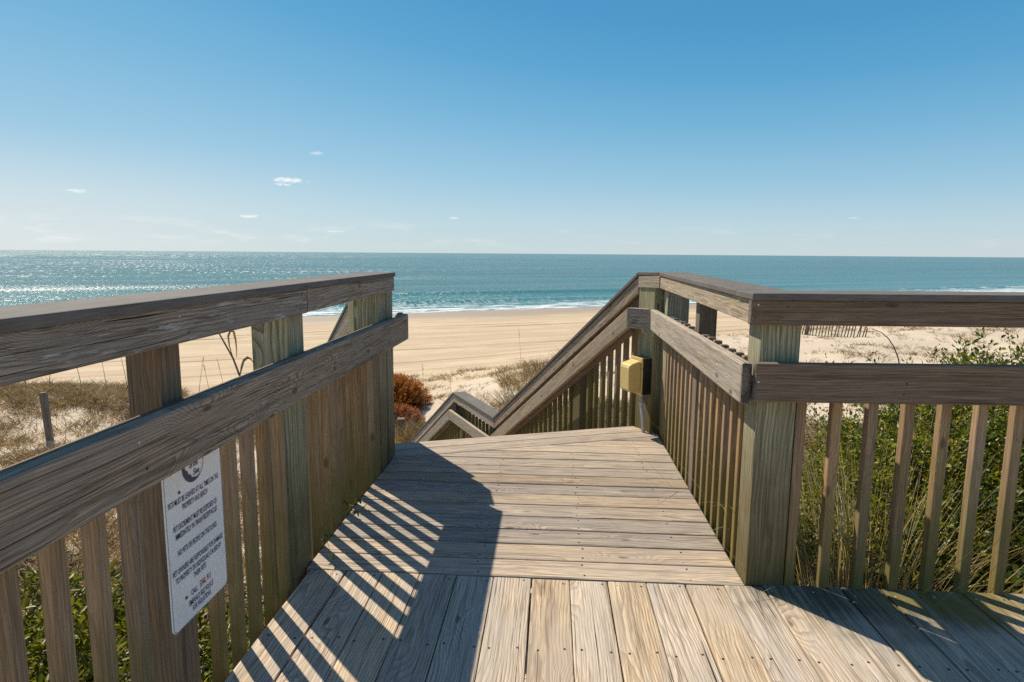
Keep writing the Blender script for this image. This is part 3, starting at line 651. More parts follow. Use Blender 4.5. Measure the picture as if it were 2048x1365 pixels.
# ------------------------------------------------------------------ stairs
def u2(az): return Vector((-math.sin(R(az)), math.cos(R(az)), 0))
A1, A2 = 24.0, 28.0
C0 = Vector((.597, 4.488, 1.116)); C1 = Vector((-.708, 7.418, -.747)); C2 = Vector((-1.415, 8.745, -.747))
SL = (C0.z - C1.z) / (C1 - C0).to_2d().length
C3 = C2 + u2(A2) * 3.7 + Vector((0, 0, -SL * 3.7))
WST = 1.72
L0 = Vector((-.99, 3.86, 1.118)); L1 = L0 + u2(33) * 3.30; L1.z = C1.z; L2 = L1 + u2(A2) * 1.58; L3 = L2 + u2(A2) * 3.7 + Vector((0, 0, -SL * 3.7))
def side_rail(parent, sgn, pts_):
    """sgn=+1 right side (rail thickness outward to the right), -1 left side"""
    pts = pts_; az1 = A1 if sgn > 0 else 33
    out1 = Vector((math.cos(R(az1)), math.sin(R(az1)), 0)) * sgn; out2 = Vector((math.cos(R(A2)), math.sin(R(A2)), 0)) * sgn
    outs = [out1, ((out1 + out2) / 2).normalized(), out2, out2]
    qs = (.32, .97) if sgn > 0 else (.035, .5, .97)
    W = .19 if sgn > 0 else .205
    for i in range(3):
        a_, b_ = pts[i], pts[i + 1]; oa, ob = outs[i], outs[i + 1]
        capboard('cap_board', [a_.xy[:], (a_ + oa * W).xy[:], (b_ + ob * W).xy[:], b_.xy[:]], a_.z, b_.z, M['cap'], parent, .030)
        o_ = (oa + ob).normalized()
        pa, pb = a_ + oa * .012, b_ + ob * .012
        drop = .030
        hvert('top_rail', pa.xy[:], pb.xy[:], .036, o_.xy[:], a_.z - drop - .105 * (1 if i == 1 else 1.12), a_.z - drop - .0015, b_.z - drop - .105 * (1 if i == 1 else 1.12), b_.z - drop - .0015, M['rail_pale'] if i else M['rail'], parent)
        off_ = .0375 if sgn > 0 else .150
        if i != 1: hvert('back_rail', (pa + oa * off_).xy[:], (pb + ob * off_).xy[:], .038, o_.xy[:], a_.z - (.27 if sgn > 0 else .20), a_.z - (.12 if sgn > 0 else .032), b_.z - (.27 if sgn > 0 else .20), b_.z - (.12 if sgn > 0 else .032), M['rail_brown'] if sgn > 0 else M['rail_pale'], parent)
        ha, hb = a_ - oa * .058, b_ - ob * .058
        if i == 0 and sgn > 0: ha = Vector((.532, 4.463, 0)); 
        dz0 = .250 if i != 0 else .249
        hvert('handrail', ha.xy[:], hb.xy[:], .038, o_.xy[:], a_.z - dz0 - .145, a_.z - dz0, b_.z - dz0 - .145, b_.z - dz0, M['rail_pale'], parent, bevel=.006)
        sa, sb = ha + oa * .0385, hb + ob * .0385
        hvert('spacer_rail', sa.xy[:], sb.xy[:], .033, o_.xy[:], a_.z - dz0 - .185, a_.z - dz0 - .075, b_.z - dz0 - .185, b_.z - dz0 - .075, M['rail_brown'], parent)
        L = (b_ - a_).to_2d().length; n_ = int(L / .116)
        az = az1 if i == 0 else A2
        qq = qs if i == 0 else ((.12, .88) if i == 1 else (.32, .97))
        for k in range(0, n_):
            f_ = (k + .3) / n_; c_ = a_.lerp(b_, f_) + o_ * .086
            if any(abs(f_ - q) * L < .10 for q in qq): continue
            x_, y_ = c_.x, c_.y
            zt = a_.z + (b_.z - a_.z) * f_
            vpost('baluster', x_, x_ + .036, y_, y_ + .036, zt - 1.30, zt - .20, M['baluster'], parent, rot=(x_, y_, R(az)))
        for q in qq:
            c_ = a_.lerp(b_, q) + o_ * .086
            zt = a_.z + (b_.z - a_.z) * q - .052 - (0.03 if i != 1 else -.01)
            wpost = .14
            xx = c_.x if sgn > 0 else c_.x - wpost
            gz = float(H(c_.x, c_.y)) - .4
            vpost('post', xx, xx + wpost, c_.y, c_.y + wpost, gz, zt, M['post'], parent, rot=(c_.x, c_.y, R(az)))
sr = thing('stair_railing', 'right-hand stair railing descending toward the beach from the yellow outlet box', 'railing', (.6, 4.6, 0))
side_rail(sr, 1, [C0, C1, C2, C3])
sl = thing('stair_railing', 'left-hand stair railing seen through the gap at the far end of the left railing', 'railing', (-1.0, 3.9, 0))
side_rail(sl, -1, [L0, L1, L2, L3])
capboard('cap_board', [(-.955, 3.664), (-1.12, 3.70), (-1.15, 3.752), (-.992, 3.857)], 1.121, 1.118, M['cap'], sl)
vpost('post', -1.10, -.96, 3.56, 3.70, -1.9, 1.09, M['post'], sl)

st = thing('beach_staircase', 'timber staircase with a mid landing leading down from the deck to the sand', 'staircase', (0, 4.6, -.5))
def flight(ra, rb, la, lb, ztop, nst, rise):
    """treads spanning between the left and right rail lines"""
    for k in range(1, nst + 1):
        for j in range(2):
            f0 = (k - 1 + .03 + j * .46) / nst; f1 = f0 + .44 / nst; z = Vector((0, 0, ztop - rise * k))
            fl = lambda p, q, f: Vector((p.x + (q.x - p.x) * f, p.y + (q.y - p.y) * f, 0))
            lo = [fl(la, lb, f0) + z, fl(ra, rb, f0) + z, fl(ra, rb, f1) + z, fl(la, lb, f1) + z]
            ax = (lo[1] - lo[0]).normalized()
            solid('tread', ([p - Vector((0, 0, .038)) for p in lo], lo), (lo[0], ax, Vector((-ax.y, ax.x, 0)), Vector((0, 0, 1))), M['landing'], st, .003)
    for w_ in (.04, .5, .96):
        a_ = Vector((la.x + (ra.x - la.x) * w_, la.y + (ra.y - la.y) * w_, ztop - rise - .16)); b_ = Vector((lb.x + (rb.x - lb.x) * w_, lb.y + (rb.y - lb.y) * w_, ztop - rise * (nst + 1) - .16))
        board('stringer', a_, b_, .038, .20, M['rail_brown'], st)
NS = 10; drop_tot = C0.z - C1.z; rise = drop_tot / NS
flight(C0 + Vector((0, -.03, 0)), C1, Vector((-1.03, 3.90, 0)), L1, 0.0, NS - 1, rise)
lz = -drop_tot; NL = 11
for k in range(NL):
    f0, f1 = k / NL, (k + .97) / NL
    lo = [Vector((*L1.lerp(L2, f0).xy, lz)), Vector((*C1.lerp(C2, f0).xy, lz)), Vector((*C1.lerp(C2, f1).xy, lz)), Vector((*L1.lerp(L2, f1).xy, lz))]
    ax = (lo[1] - lo[0]).normalized()
    solid('landing_board', ([p - Vector((0, 0, .038)) for p in lo], lo), (lo[0], ax, Vector((-ax.y, ax.x, 0)), Vector((0, 0, 1))), M['landing'], st, .003)
flight(C2, C3, L2, L3, lz, 11, .186)

# ------------------------------------------------------------------ outlet box with conduit
bx = thing('outlet_box', 'yellow weatherproof outlet box with black back and grey conduit on the corner post', 'outlet box', (.66, 4.36, 0))
Lv = Vector((-math.cos(R(24)), -math.sin(R(24)), 0)); Dv = Vector((-math.sin(R(24)), math.cos(R(24)), 0)); Z = Vector((0, 0, 1))
P0 = Vector((.695, 4.30, 0)) + Dv * .005                      # near bottom corner on the post's left face
def lbox(name, l0, l1, d0, d1, z0_, z1_, mat, parent, bev=.004):
    def q(l, d_, z): return P0 + Lv * l + Dv * d_ + Z * z
    lo = [q(l0, d0, z0_), q(l1, d0, z0_), q(l1, d1, z0_), q(l0, d1, z0_)]; hi = [q(l0, d0, z1_), q(l1, d0, z1_), q(l1, d1, z1_), q(l0, d1, z1_)]
    return solid(name, (lo, hi), (lo[0], Lv, Dv, Z), mat, parent, bev)
lbox('back_box', .001, .068, .002, .142, .276, .530, M['black'], bx)
lbox('flange', .0685, .080, -.002, .146, .272, .534, M['yellow'], bx, .004)
# domed cover: deeper at the bottom, sloped top, rounded outer corner
def q(l, d_, z): return P0 + Lv * l + Dv * d_ + Z * z
bm = bmesh.new()
prof_ = [(.0805, .285), (.160, .300), (.172, .312), (.174, .475), (.160, .492), (.0805, .515)]
a_ = [bm.verts.new(q(l, .008, z)) for l, z in prof_]; b_ = [bm.verts.new(q(l, .132, z)) for l, z in prof_]
bm.faces.new(a_[::-1]); bm.faces.new(b_)
for i in range(6): bm.faces.new((a_[i], a_[(i + 1) % 6], b_[(i + 1) % 6], b_[i]))
bmesh.ops.recalc_face_normals(bm, faces=bm.faces)
bmesh.ops.bevel(bm, geom=bm.edges[:], offset=.006, segments=3, affect='EDGES')
me = bpy.data.meshes.new('cover'); bm.to_mesh(me); bm.free()
link('cover', me, M['yellow'], bx)
def tube(name, pts, rad, mat, parent, seg=12):
    bm = bmesh.new(); rings = []
    rads = rad if isinstance(rad, (list, tuple)) else [rad] * len(pts)
    pts = [Vector(p) for p in pts]
    for i, p in enumerate(pts):
        d_ = (pts[min(i + 1, len(pts) - 1)] - pts[max(i - 1, 0)]).normalized(); a = d_.orthogonal().normalized() if i == 0 else (a - d_ * a.dot(d_)).normalized(); b2 = d_.cross(a)
        rings.append([bm.verts.new(p + (a * math.cos(k / seg * 2 * math.pi) + b2 * math.sin(k / seg * 2 * math.pi)) * rads[i]) for k in range(seg)])
    for i in range(len(rings) - 1):
        for k in range(seg): bm.faces.new((rings[i][k], rings[i][(k + 1) % seg], rings[i + 1][(k + 1) % seg], rings[i + 1][k])).smooth = True
    bm.faces.new(rings[0][::-1]); bm.faces.new(rings[-1])
    me = bpy.data.meshes.new(name); bm.to_mesh(me); bm.free()
    return link(name, me, mat, parent)
cb = q(.036, .06, .276); cb2 = Vector((.655, 4.325, -.02))
tube('conduit', [cb, cb + Vector((0, 0, -.09)), cb.lerp(cb2, .55) + Vector((0, 0, .01)), cb2], .0125, M['conduit'], bx)
tube('coupling', [cb + Vector((0, 0, -.055)), cb + Vector((0, 0, -.085))], .0165, M['conduit'], bx)
tube('coupling', [cb + Vector((0, 0, .0)), cb + Vector((0, 0, -.02))], .016, M['conduit'], bx)
for zz in (.29, .46):
    tube('screw', [q(.074, -.0015, zz), q(.074, -.005, zz)], .0035, M['rust'], bx, 8)

# ------------------------------------------------------------------ plants
def leafmat(name, stops, transl=.45, rough=.45):
    mt, t, b = new_mat(name)
    at = N(t, 'ShaderNodeAttribute', attribute_name='tint')
    c = ramp(t, at.outputs['Fac'], stops)
    t.links.new(c, b.inputs['Base Color']); b.inputs['Roughness'].default_value = rough; b.inputs['Specular IOR Level'].default_value = .35
    tr_ = N(t, 'ShaderNodeBsdfTranslucent'); t.links.new(mixc(t, 1.0, c, (1.25, 1.2, .65), 'MULTIPLY'), tr_.inputs['Color'])
    mx = N(t, 'ShaderNodeMixShader'); mx.inputs[0].default_value = transl
    t.links.new(b.outputs[0], mx.inputs[1]); t.links.new(tr_.outputs[0], mx.inputs[2])
    t.links.new(mx.outputs[0], t.nodes['Material Output'].inputs['Surface']); return mt
GREENS = [(0.0, (0.028, 0.046, 0.012)), (0.35, (0.080, 0.110, 0.018)), (0.6, (0.19, 0.21, 0.028)), (0.8, (0.36, 0.33, 0.04)), (0.92, (0.40, 0.27, 0.03)), (1.0, (0.30, 0.06, 0.02))]
M['leaf'] = leafmat('shrub_leaves', GREENS, .38, .38)
M['leaf_yellow'] = leafmat('yellow_green_leaves', [(0.0, (0.05, 0.07, 0.012)), (0.5, (0.24, 0.24, 0.028)), (0.8, (0.50, 0.43, 0.05)), (1.0, (0.45, 0.22, 0.03))], .42, .4)
M['dry'] = leafmat('dry_grass', [(0.0, (0.20, 0.13, 0.06)), (0.4, (0.42, 0.30, 0.155)), (0.75, (0.62, 0.50, 0.30)), (0.92, (0.24, 0.25, 0.06)), (1.0, (0.13, 0.17, 0.035))], .35, .6)
M['dunegrass'] = leafmat('dune_grass', [(0.0, (0.075, 0.045, 0.028)), (0.4, (0.22, 0.14, 0.085)), (0.75, (0.46, 0.34, 0.21)), (0.9, (0.22, 0.21, 0.07)), (1.0, (0.12, 0.15, 0.04))], .3, .6)
M['needles'] = leafmat('brown_needles', [(0.0, (0.10, 0.032, 0.010)), (0.45, (0.34, 0.12, 0.025)), (0.8, (0.58, 0.25, 0.045)), (1.0, (0.65, 0.36, 0.09))], .25, .6)
M['needles_red'] = leafmat('red_brown_needles', [(0.0, (0.10, 0.035, 0.014)), (0.5, (0.38, 0.13, 0.045)), (1.0, (0.55, 0.25, 0.10))], .25, .6)
mt, t, b = new_mat('twig_bark'); M['twig'] = mt
g = N(t, 'ShaderNodeNewGeometry'); nn = noise(t, g.outputs['Position'], 30, 3)
t.links.new(ramp(t, nn, [(.3, (0.13, 0.085, 0.055)), (.7, (0.34, 0.27, 0.20))]), b.inputs['Base Color']); b.inputs['Roughness'].default_value = .8

def unit(v): return v / np.maximum(np.linalg.norm(v, axis=-1, keepdims=True), 1e-6)
def leaves(name, C, D, U_, L, W, tint, mat, parent=None, curl=.15):
    """oval folded leaves. C base (n,3), D direction, U_ up hint, L length, W width"""
    n = len(C); D = unit(D); S = unit(np.cross(D, U_)); Nn = np.cross(S, D)
    L = L[:, None]; W = W[:, None]
    p = np.stack([C, C + D * L * .33 + S * W * .5 + Nn * W * .16, C + D * L * .72 + S * W * .38 + Nn * W * .10 - Nn * L * curl * .4, C + D * L - Nn * L * curl,
                  C + D * L * .72 - S * W * .38 + Nn * W * .10 - Nn * L * curl * .4, C + D * L * .33 - S * W * .5 + Nn * W * .16], 1)
    i = np.arange(n)[:, None] * 6
    qd = np.concatenate([i + np.array([[0, 1, 2, 3]]), i + np.array([[0, 3, 4, 5]])], 0)
    me = mesh_np(name, p.reshape(-1, 3), qd, tint=np.repeat(tint, 6))
    return link(name, me, mat, parent)
def blades(name, C, D, L, W, droop, tint, mat, parent=None, obj=True):
    """thin curved blades; C base, D initial direction, droop (n,3) horizontal bend vector"""
    n = len(C); D = unit(D); S = unit(np.cross(D, rng.normal(size=(n, 3)))); rows_ = []
    L1 = L[:, None]; W1 = W[:, None]
    for f_, w_ in ((0, .8), (.35, 1.0), (.7, .7)):
        c_ = C + D * L1 * f_ + droop * L1 * f_ * f_
        rows_ += [c_ - S * W1 * w_ * .5, c_ + S * W1 * w_ * .5]
    rows_.append(C + D * L1 + droop * L1)
    p = np.stack(rows_, 1); i = np.arange(n)[:, None] * 7
    qd = np.concatenate([i + np.array([[0, 1, 3, 2]]), i + np.array([[2, 3, 5, 4]])], 0); tr_ = i + np.array([[4, 5, 6]])
    me = mesh_np(name, p.reshape(-1, 3), qd, tr_, np.repeat(tint, 7))
    return link(name, me, mat, parent)
def twigs_mesh(name, paths, rads, mat, parent, seg=4):
    """many thin tubes in one mesh; paths (n,k,3)"""
    P = np.asarray(paths, float); n, k, _ = P.shape
    T = unit(np.gradient(P, axis=1)); A_ = unit(np.cross(T, np.array([.31, .22, .92]))); B_ = np.cross(T, A_)
    an = np.arange(seg) / seg * 2 * np.pi
    rad = np.asarray(rads)[:, None, None, None] * np.linspace(1, .35, k)[None, :, None, None]
    V = P[:, :, None, :] + (A_[:, :, None, :] * np.cos(an)[None, None, :, None] + B_[:, :, None, :] * np.sin(an)[None, None, :, None]) * rad
    idx = np.arange(n * k * seg).reshape(n, k, seg); a_ = idx[:, :-1, :]; b_ = idx[:, 1:, :]
    qd = np.stack([a_, np.roll(a_, -1, 2), np.roll(b_, -1, 2), b_], -1).reshape(-1, 4)
    me = mesh_np(name, V.reshape(-1, 3), qd, tint=np.full(n * k * seg, .3)); return link(name, me, mat, parent)

def shrub(name, label, base, size, nstem, nleaf, ll, lw, mat, lean=(0, 0), tintr=(0.0, .9), group=None, cat='shrub', keep=None, leafname='foliage', tw=1.0):
    bx_, by_ = base; bz = float(H(bx_, by_)) - .1
    th = thing(name, label, cat, (bx_, by_, bz), group)
    sx, sy, sz = size
    # stems: random walk from the foot to points in an uneven dome
    n = nstem; k = 9
    a = rng.uniform(0, 2 * np.pi, n); rr_ = np.sqrt(rng.uniform(0.0, 1, n)); el = rng.uniform(.45, 1.0, n)
    lob = 1 + .22 * np.sin(a * 3 + bx_ * 3) + .15 * np.sin(a * 5 + 1)
    tip = np.stack([bx_ + lean[0] + np.cos(a) * rr_ * sx * lob, by_ + lean[1] + np.sin(a) * rr_ * sy * lob, bz + sz * el * np.sqrt(np.maximum(.15, 1 - .75 * rr_ ** 2)) * rng.uniform(.88, 1.02, n)], -1)
    root = np.array([bx_, by_, bz]) + np.stack([np.cos(a) * rr_ * sx * .35, np.sin(a) * rr_ * sy * .35, np.zeros(n)], -1)
    f_ = np.linspace(0, 1, k)[None, :, None]
    P = root[:, None] * (1 - f_) + tip[:, None] * f_
    bend = rng.normal(size=(n, 1, 3)) * .10 * sz
    P = P + bend * np.sin(f_ * np.pi) + np.cumsum(rng.normal(size=(n, k, 3)), 1) * .010 * sz * f_
    if keep is not None:
        ok = keep(P[:, -1, 0], P[:, -1, 1]) & keep(P[:, k // 2, 0], P[:, k // 2, 1]); P = P[ok]; n = len(P)
    twigs_mesh('stems', P, rng.uniform(.0022, .0048, n) * tw, M['twig'], th)
    # clusters of leaves along the upper part of the stems
    si = rng.integers(0, n, nleaf); tt = 1 - np.abs(rng.normal(0, .33, nleaf)); tt = np.clip(tt, .12, 1)
    fi = tt * (k - 1); i0 = np.minimum(fi.astype(int), k - 2); fr_ = (fi - i0)[:, None]
    base_ = P[si, i0] * (1 - fr_) + P[si, i0 + 1] * fr_
    axis = unit(P[si, i0 + 1] - P[si, i0])
    off = rng.normal(size=(nleaf, 3)); dirs = unit(off + axis * .9 + np.array([0, 0, .35]))
    C = base_ + dirs * rng.uniform(0, .05, (nleaf, 1)) * (sz / .9)
    stemt = rng.uniform(0, 1, n)[si]
    tint = np.clip(tintr[0] + (tintr[1] - tintr[0]) * (.55 * stemt + .45 * rng.uniform(0, 1, nleaf)) + (rng.uniform(0, 1, nleaf) > .985) * .5, 0, 1)
    L = rng.uniform(.6, 1.15, nleaf) * ll; W = L * lw * rng.uniform(.8, 1.15, nleaf)
    if keep is not None:
        ok = keep(C[:, 0], C[:, 1]) & keep(C[:, 0] + dirs[:, 0] * L, C[:, 1] + dirs[:, 1] * L); C, dirs, L, W, tint = C[ok], dirs[ok], L[ok], W[ok], tint[ok]
    upv = unit(rng.normal(size=(len(C), 3)) * .6 + np.array([0, 0, 1.0]))
    leaves(leafname, C, dirs, upv, L, W, tint, mat, th, .2)
    return th

kr = lambda x, y: (y > 2.36) & (x > .93)          # stays beyond the right rails
kl = lambda x, y: (x < -1.06)
G1 = 'dune shrubs behind the right railings'; G2 = 'dune shrubs behind the left railing'
shrub('dune_shrub', 'big leafy green shrub rising above the handrail at the right edge', (3.15, 4.10), (1.25, 1.10, 1.95), 900, 120000, .038, .55, M['leaf'], tintr=(.10, .90), group=G1, keep=kr)
shrub('dune_shrub', 'tall dark green shrub filling in behind the big one at the right edge', (4.15, 5.1), (1.4, 1.1, 1.72), 700, 80000, .042, .55, M['leaf'], tintr=(.05, .85), group=G1, keep=kr)
shrub('dune_shrub', 'dark broad-leaved shrub low behind the right railing balusters', (2.55, 3.05), (.85, .60, 1.30), 300, 17000, .066, .46, M['leaf'], tintr=(.0, .50), group=G1, keep=kr)
shrub('dune_shrub', 'small-leaved yellow-green shrub just beyond the corner post', (1.38, 3.85), (.95, .85, 1.42), 480, 60000, .028, .52, M['leaf_yellow'], tintr=(.0, .8), group=G1, keep=kr)
shrub('dune_shrub', 'tangled dark shrub at the foot of the right railing below deck level', (1.12, 2.85), (.38, .42, .80), 300, 20000, .032, .5, M['leaf'], tintr=(.0, .5), group=G1, keep=kr)
shrub('dune_shrub', 'twiggy olive shrub farther out beyond the tall right-hand shrub', (4.3, 6.1), (1.5, 1.3, 1.9), 300, 9000, .045, .5, M['leaf'], tintr=(.1, .8), group=G1, keep=kr)
shrub('dune_shrub', 'pale green shrub in the second row right of the stair', (1.9, 5.3), (1.1, .9, 1.30), 300, 20000, .034, .5, M['leaf_yellow'], tintr=(.0, .7), group=G1, keep=kr)
shrub('dune_shrub', 'olive shrub in the second row behind the straw-coloured mound', (3.3, 5.3), (1.2, 1.0, 1.30), 300, 20000, .04, .5, M['leaf'], tintr=(.2, .85), group=G1, keep=kr)
shrub('dune_shrub', 'low creeping shrub under the left railing by the sign', (-1.75, 1.75), (.85, .95, 1.25), 260, 12000, .062, .36, M['leaf_yellow'], tintr=(.0, .6), group=G2, keep=kl)
shrub('dune_shrub', 'long-leaved yellow-green shrub behind the nearest left balusters', (-1.70, .75), (.75, .85, 1.35), 300, 16000, .078, .34, M['leaf_yellow'], tintr=(.0, .75), group=G2, keep=kl)
shrub('dune_shrub', 'wide low leafy thicket a few steps left of the railing', (-2.9, 2.3), (1.5, 1.3, 1.30), 420, 34000, .062, .38, M['leaf_yellow'], tintr=(.0, .55), group=G2, keep=kl)
shrub('dune_shrub', 'shaded green shrub at the bottom left corner of the picture', (-2.5, 1.1), (1.2, 1.0, 1.25), 360, 24000, .068, .38, M['leaf'], tintr=(.1, .85), group=G2, keep=kl)
shrub('dune_shrub', 'sparse low shrub left of the railing near the middle post', (-1.95, 2.9), (1.1, 1.1, .95), 300, 18000, .05, .4, M['leaf'], tintr=(.2, .8), group=G2, keep=kl)
def litter(name, label, n, xr, yr, mat, ll, h_):
    X = rng.uniform(*xr, n); Y = rng.uniform(*yr, n); C = np.stack([X, Y, H(X, Y) + rng.uniform(0, h_, n)], -1)
    D = rng.normal(size=(n, 3)) * np.array([1, 1, .35]); upv = unit(rng.normal(size=(n, 3)) * .5 + np.array([0, 0, 1.]))
    o = leaves(name, C, D, upv, rng.uniform(.6, 1.2, n) * ll, rng.uniform(.4, .6, n) * ll, np.clip(rng.beta(2, 3, n), 0, 1), mat); return tag(o, label, None, None, 'stuff')
M['litter'] = leafmat('fallen_leaves', [(0.0, (0.035, 0.022, 0.012)), (.5, (0.12, 0.075, 0.035)), (1.0, (0.28, 0.19, 0.09))], .1, .7)
litter('leaf_litter', 'brown fallen leaves and debris on the ground under the right shrubs', 22000, (.8, 6.5), (1.9, 7.5), M['litter'], .07, .10)
litter('leaf_litter', 'brown fallen leaves and debris on the ground under the left railing', 22000, (-6.0, -.9), (-.6, 6.0), M['litter'], .07, .10)

def tuft(name, label, cx_, cy_, nb, ht, spread, wd, mat, lean=(0, 0), cat='grass clump', group=None, tr_=(0, 1), droop=.55):
    z0_ = float(H(cx_, cy_)) - .02
    th = thing(name, label, cat, (cx_, cy_, z0_), group)
    a = rng.uniform(0, 2 * np.pi, nb); r_ = np.sqrt(rng.uniform(0, 1, nb)) * spread
    C = np.stack([cx_ + np.cos(a) * r_, cy_ + np.sin(a) * r_, np.full(nb, z0_)], -1)
    D = np.stack([np.cos(a) * .35 * r_ / spread + rng.normal(0, .14, nb) + lean[0], np.sin(a) * .35 * r_ / spread + rng.normal(0, .14, nb) + lean[1], np.ones(nb)], -1)
    dr = np.stack([np.cos(a) * rng.uniform(.05, .5, nb) + lean[0] * .5, np.sin(a) * rng.uniform(.05, .5, nb) + lean[1] * .5, -rng.uniform(0, droop, nb)], -1)
    blades('blades', C, D, rng.uniform(.5, 1.1, nb) * ht, rng.uniform(.6, 1.2, nb) * wd, dr, np.clip(rng.beta(2, 2, nb) * (tr_[1] - tr_[0]) + tr_[0], 0, 1), mat, th)
    return th
tuft('grass_clump', 'tall tan and green grass clump arching between the right-hand shrubs', 1.95, 3.75, 650, 1.75, .28, .006, M['dry'], lean=(.10, -.10), tr_=(.2, 1.0), droop=.6)
tuft('grass_clump', 'straw-coloured mound of bent dry grass behind the middle balusters on the right', 1.62, 3.12, 2600, 1.80, .22, .0055, M['dry'], lean=(.12, .03), tr_=(.1, .85), droop=.8)
tuft('grass_clump', 'wispy dry grass poking through balusters beside the corner post', 1.05, 2.72, 130, 1.25, .22, .004, M['dry'], lean=(-.22, -.16), droop=.7)
GS = 'bunches of beach grass beside the stair'
for i, (u_, v_, h_, nb, sp, lab) in enumerate([(10.0, 19.2, .75, 420, .75, 'green-tipped bunch of beach grass on the dune crest above the stair rail'),
        (11.6, 19.6, .8, 380, .7, 'dense bunch of beach grass nearest the sloping stair rail'),
        (8.3, 17.6, .75, 300, .7, 'open straw-coloured bunch of grass right of the lower landing cap'),
        (7.0, 14.6, .9, 420, .6, 'dark bunch of grass right behind the lower landing railing'),
        (6.6, 17.9, .6, 160, .7, 'thin bunch of grass on pale sand above the lower landing'),
        (3.85, 16.1, .8, 520, .7, 'thick olive bunch of grass left of the lower stair railing'),
        (4.6, 15.4, .8, 460, .6, 'thick straw bunch of grass beside the far end of the landing boards'),
        (3.2, 17.0, .6, 420, .7, 'bunch of grass next to the railing end below the dry trees')]):
    x_, y_ = xy(u_, v_)
    tuft('grass_clump', lab, x_, y_, int(nb * 1.7), h_, sp, .013, M['dunegrass'], group=GS, tr_=(.0, 1.0))

# broad cover of low dune grass, beyond counting
def cover(name, label, n_clump, ur, vr, dens, ht, wd, per, tr_):
    U_ = rng.uniform(*ur, n_clump); V_ = rng.uniform(*vr, n_clump)
    ok = rng.uniform(0, 1, n_clump) < dens(U_, V_); U_, V_ = U_[ok], V_[ok]
    X, Y = xy(U_, V_); n = len(X); hs = rng.uniform(.5, 1.3, n)
    ci = np.repeat(np.arange(n), per); N_ = len(ci); a = rng.uniform(0, 2 * np.pi, N_); r_ = np.sqrt(rng.uniform(0, 1, N_)) * .16
    x_ = X[ci] + np.cos(a) * r_; y_ = Y[ci] + np.sin(a) * r_
    C = np.stack([x_, y_, H(x_, y_) - .01], -1)
    D = np.stack([np.cos(a) * .5 + rng.normal(0, .3, N_), np.sin(a) * .5 + rng.normal(0, .3, N_), np.ones(N_)], -1)
    dr = np.stack([np.cos(a) * .4, np.sin(a) * .4, -rng.uniform(0, .7, N_)], -1)
    ct = rng.uniform(0, 1, n)[ci]
    o = blades(name, C, D, hs[ci] * rng.uniform(.5, 1.1, N_) * ht, np.full(N_, wd), dr, np.clip((ct * .6 + rng.uniform(0, 1, N_) * .4) * (tr_[1] - tr_[0]) + tr_[0], 0, 1), M['dunegrass'])
    return tag(o, label, None, None, 'stuff')
def patch(U_, V_, s_, ph): return .5 + .5 * np.sin(U_ * s_ + 1.7 * np.sin(V_ * s_ * .8 + ph)) * np.sin(V_ * s_ * 1.1 + 1.3 * np.sin(U_ * s_ * .7 + ph * 2))
cover('dune_grass', 'low brown and straw dune grass covering the sand left of the walkway', 13500, (-16, 1.6), (3.5, 19.6), lambda u_, v_: np.where(v_ > 16.4, .9, np.clip(patch(u_, v_, 1.9, .4) * 1.6 - .46, .05, 1)), .30, .010, 26, (.05, 1))
cover('dune_grass', 'sparse tan grass tufts on the sandy dune right of the stair', 9500, (6.2, 40), (5, 27), lambda u_, v_: np.clip(patch(u_, v_, 1.0, 1.9) * 1.1 - .40, .05, .6) * np.where(u_ < 14, 1.3, .75), .27, .012, 16, (0, 1.0))
cover('dune_grass', 'tan grass on the bank right behind the stair balusters', 5000, (3.4, 9.0), (3.6, 14.5), lambda u_, v_: np.clip(patch(u_, v_, 1.4, 5) + .1, .15, .9) * (u_ - .0 > 3.3 + .16 * (v_ - 4)), .36, .009, 20, (0, 1.0))
cover('dune_grass', 'scattered thin grass around the gap in the dunes by the stair', 900, (1.0, 7.5), (8.5, 17.0), lambda u_, v_: np.clip(patch(u_, v_, 1.6, 3) - .3, .05, .8), .35, .009, 14, (.1, 1.0))

def sprig(name, label, cat, pts, wd, mat, tints, leafy=0):
    th = thing(name, label, cat, tuple(pts[0][0]))
    for n_, P in enumerate(pts):
        P = np.array(P, float); f = np.linspace(0, 1, 9); k = len(P)
        Q = np.stack([np.interp(f, np.linspace(0, 1, k), P[:, j]) for j in range(3)], -1)
        Q[1:-1] = (Q[:-2] + Q[1:-1] * 2 + Q[2:]) / 4
        T = unit(np.gradient(Q, axis=0)); S = unit(np.cross(T, np.array([.2, .3, 1.0]))); w_ = (np.interp(f, [0, .3, 1], [.8, 1, .1]) * wd)[:, None]
        V = np.stack([Q - S * w_ / 2, Q + S * w_ / 2], 1).reshape(-1, 3); qd = [[2 * i, 2 * i + 1, 2 * i + 3, 2 * i + 2] for i in range(8)]
        link('blade', mesh_np('blade', V, np.array(qd), tint=np.full(18, tints[n_ % len(tints)])), mat, th)
    if leafy:
        C = np.array([p for P in pts for p in P[1:]], float); C = np.repeat(C, leafy, 0); n = len(C)
        leaves('foliage', C, rng.normal(size=(n, 3)) + np.array([0, 0, .3]), unit(rng.normal(size=(n, 3)) * .4 + np.array([0, 0, 1.])), np.full(n, .035), np.full(n, .015), rng.uniform(.1, .6, n), M['leaf'], th)
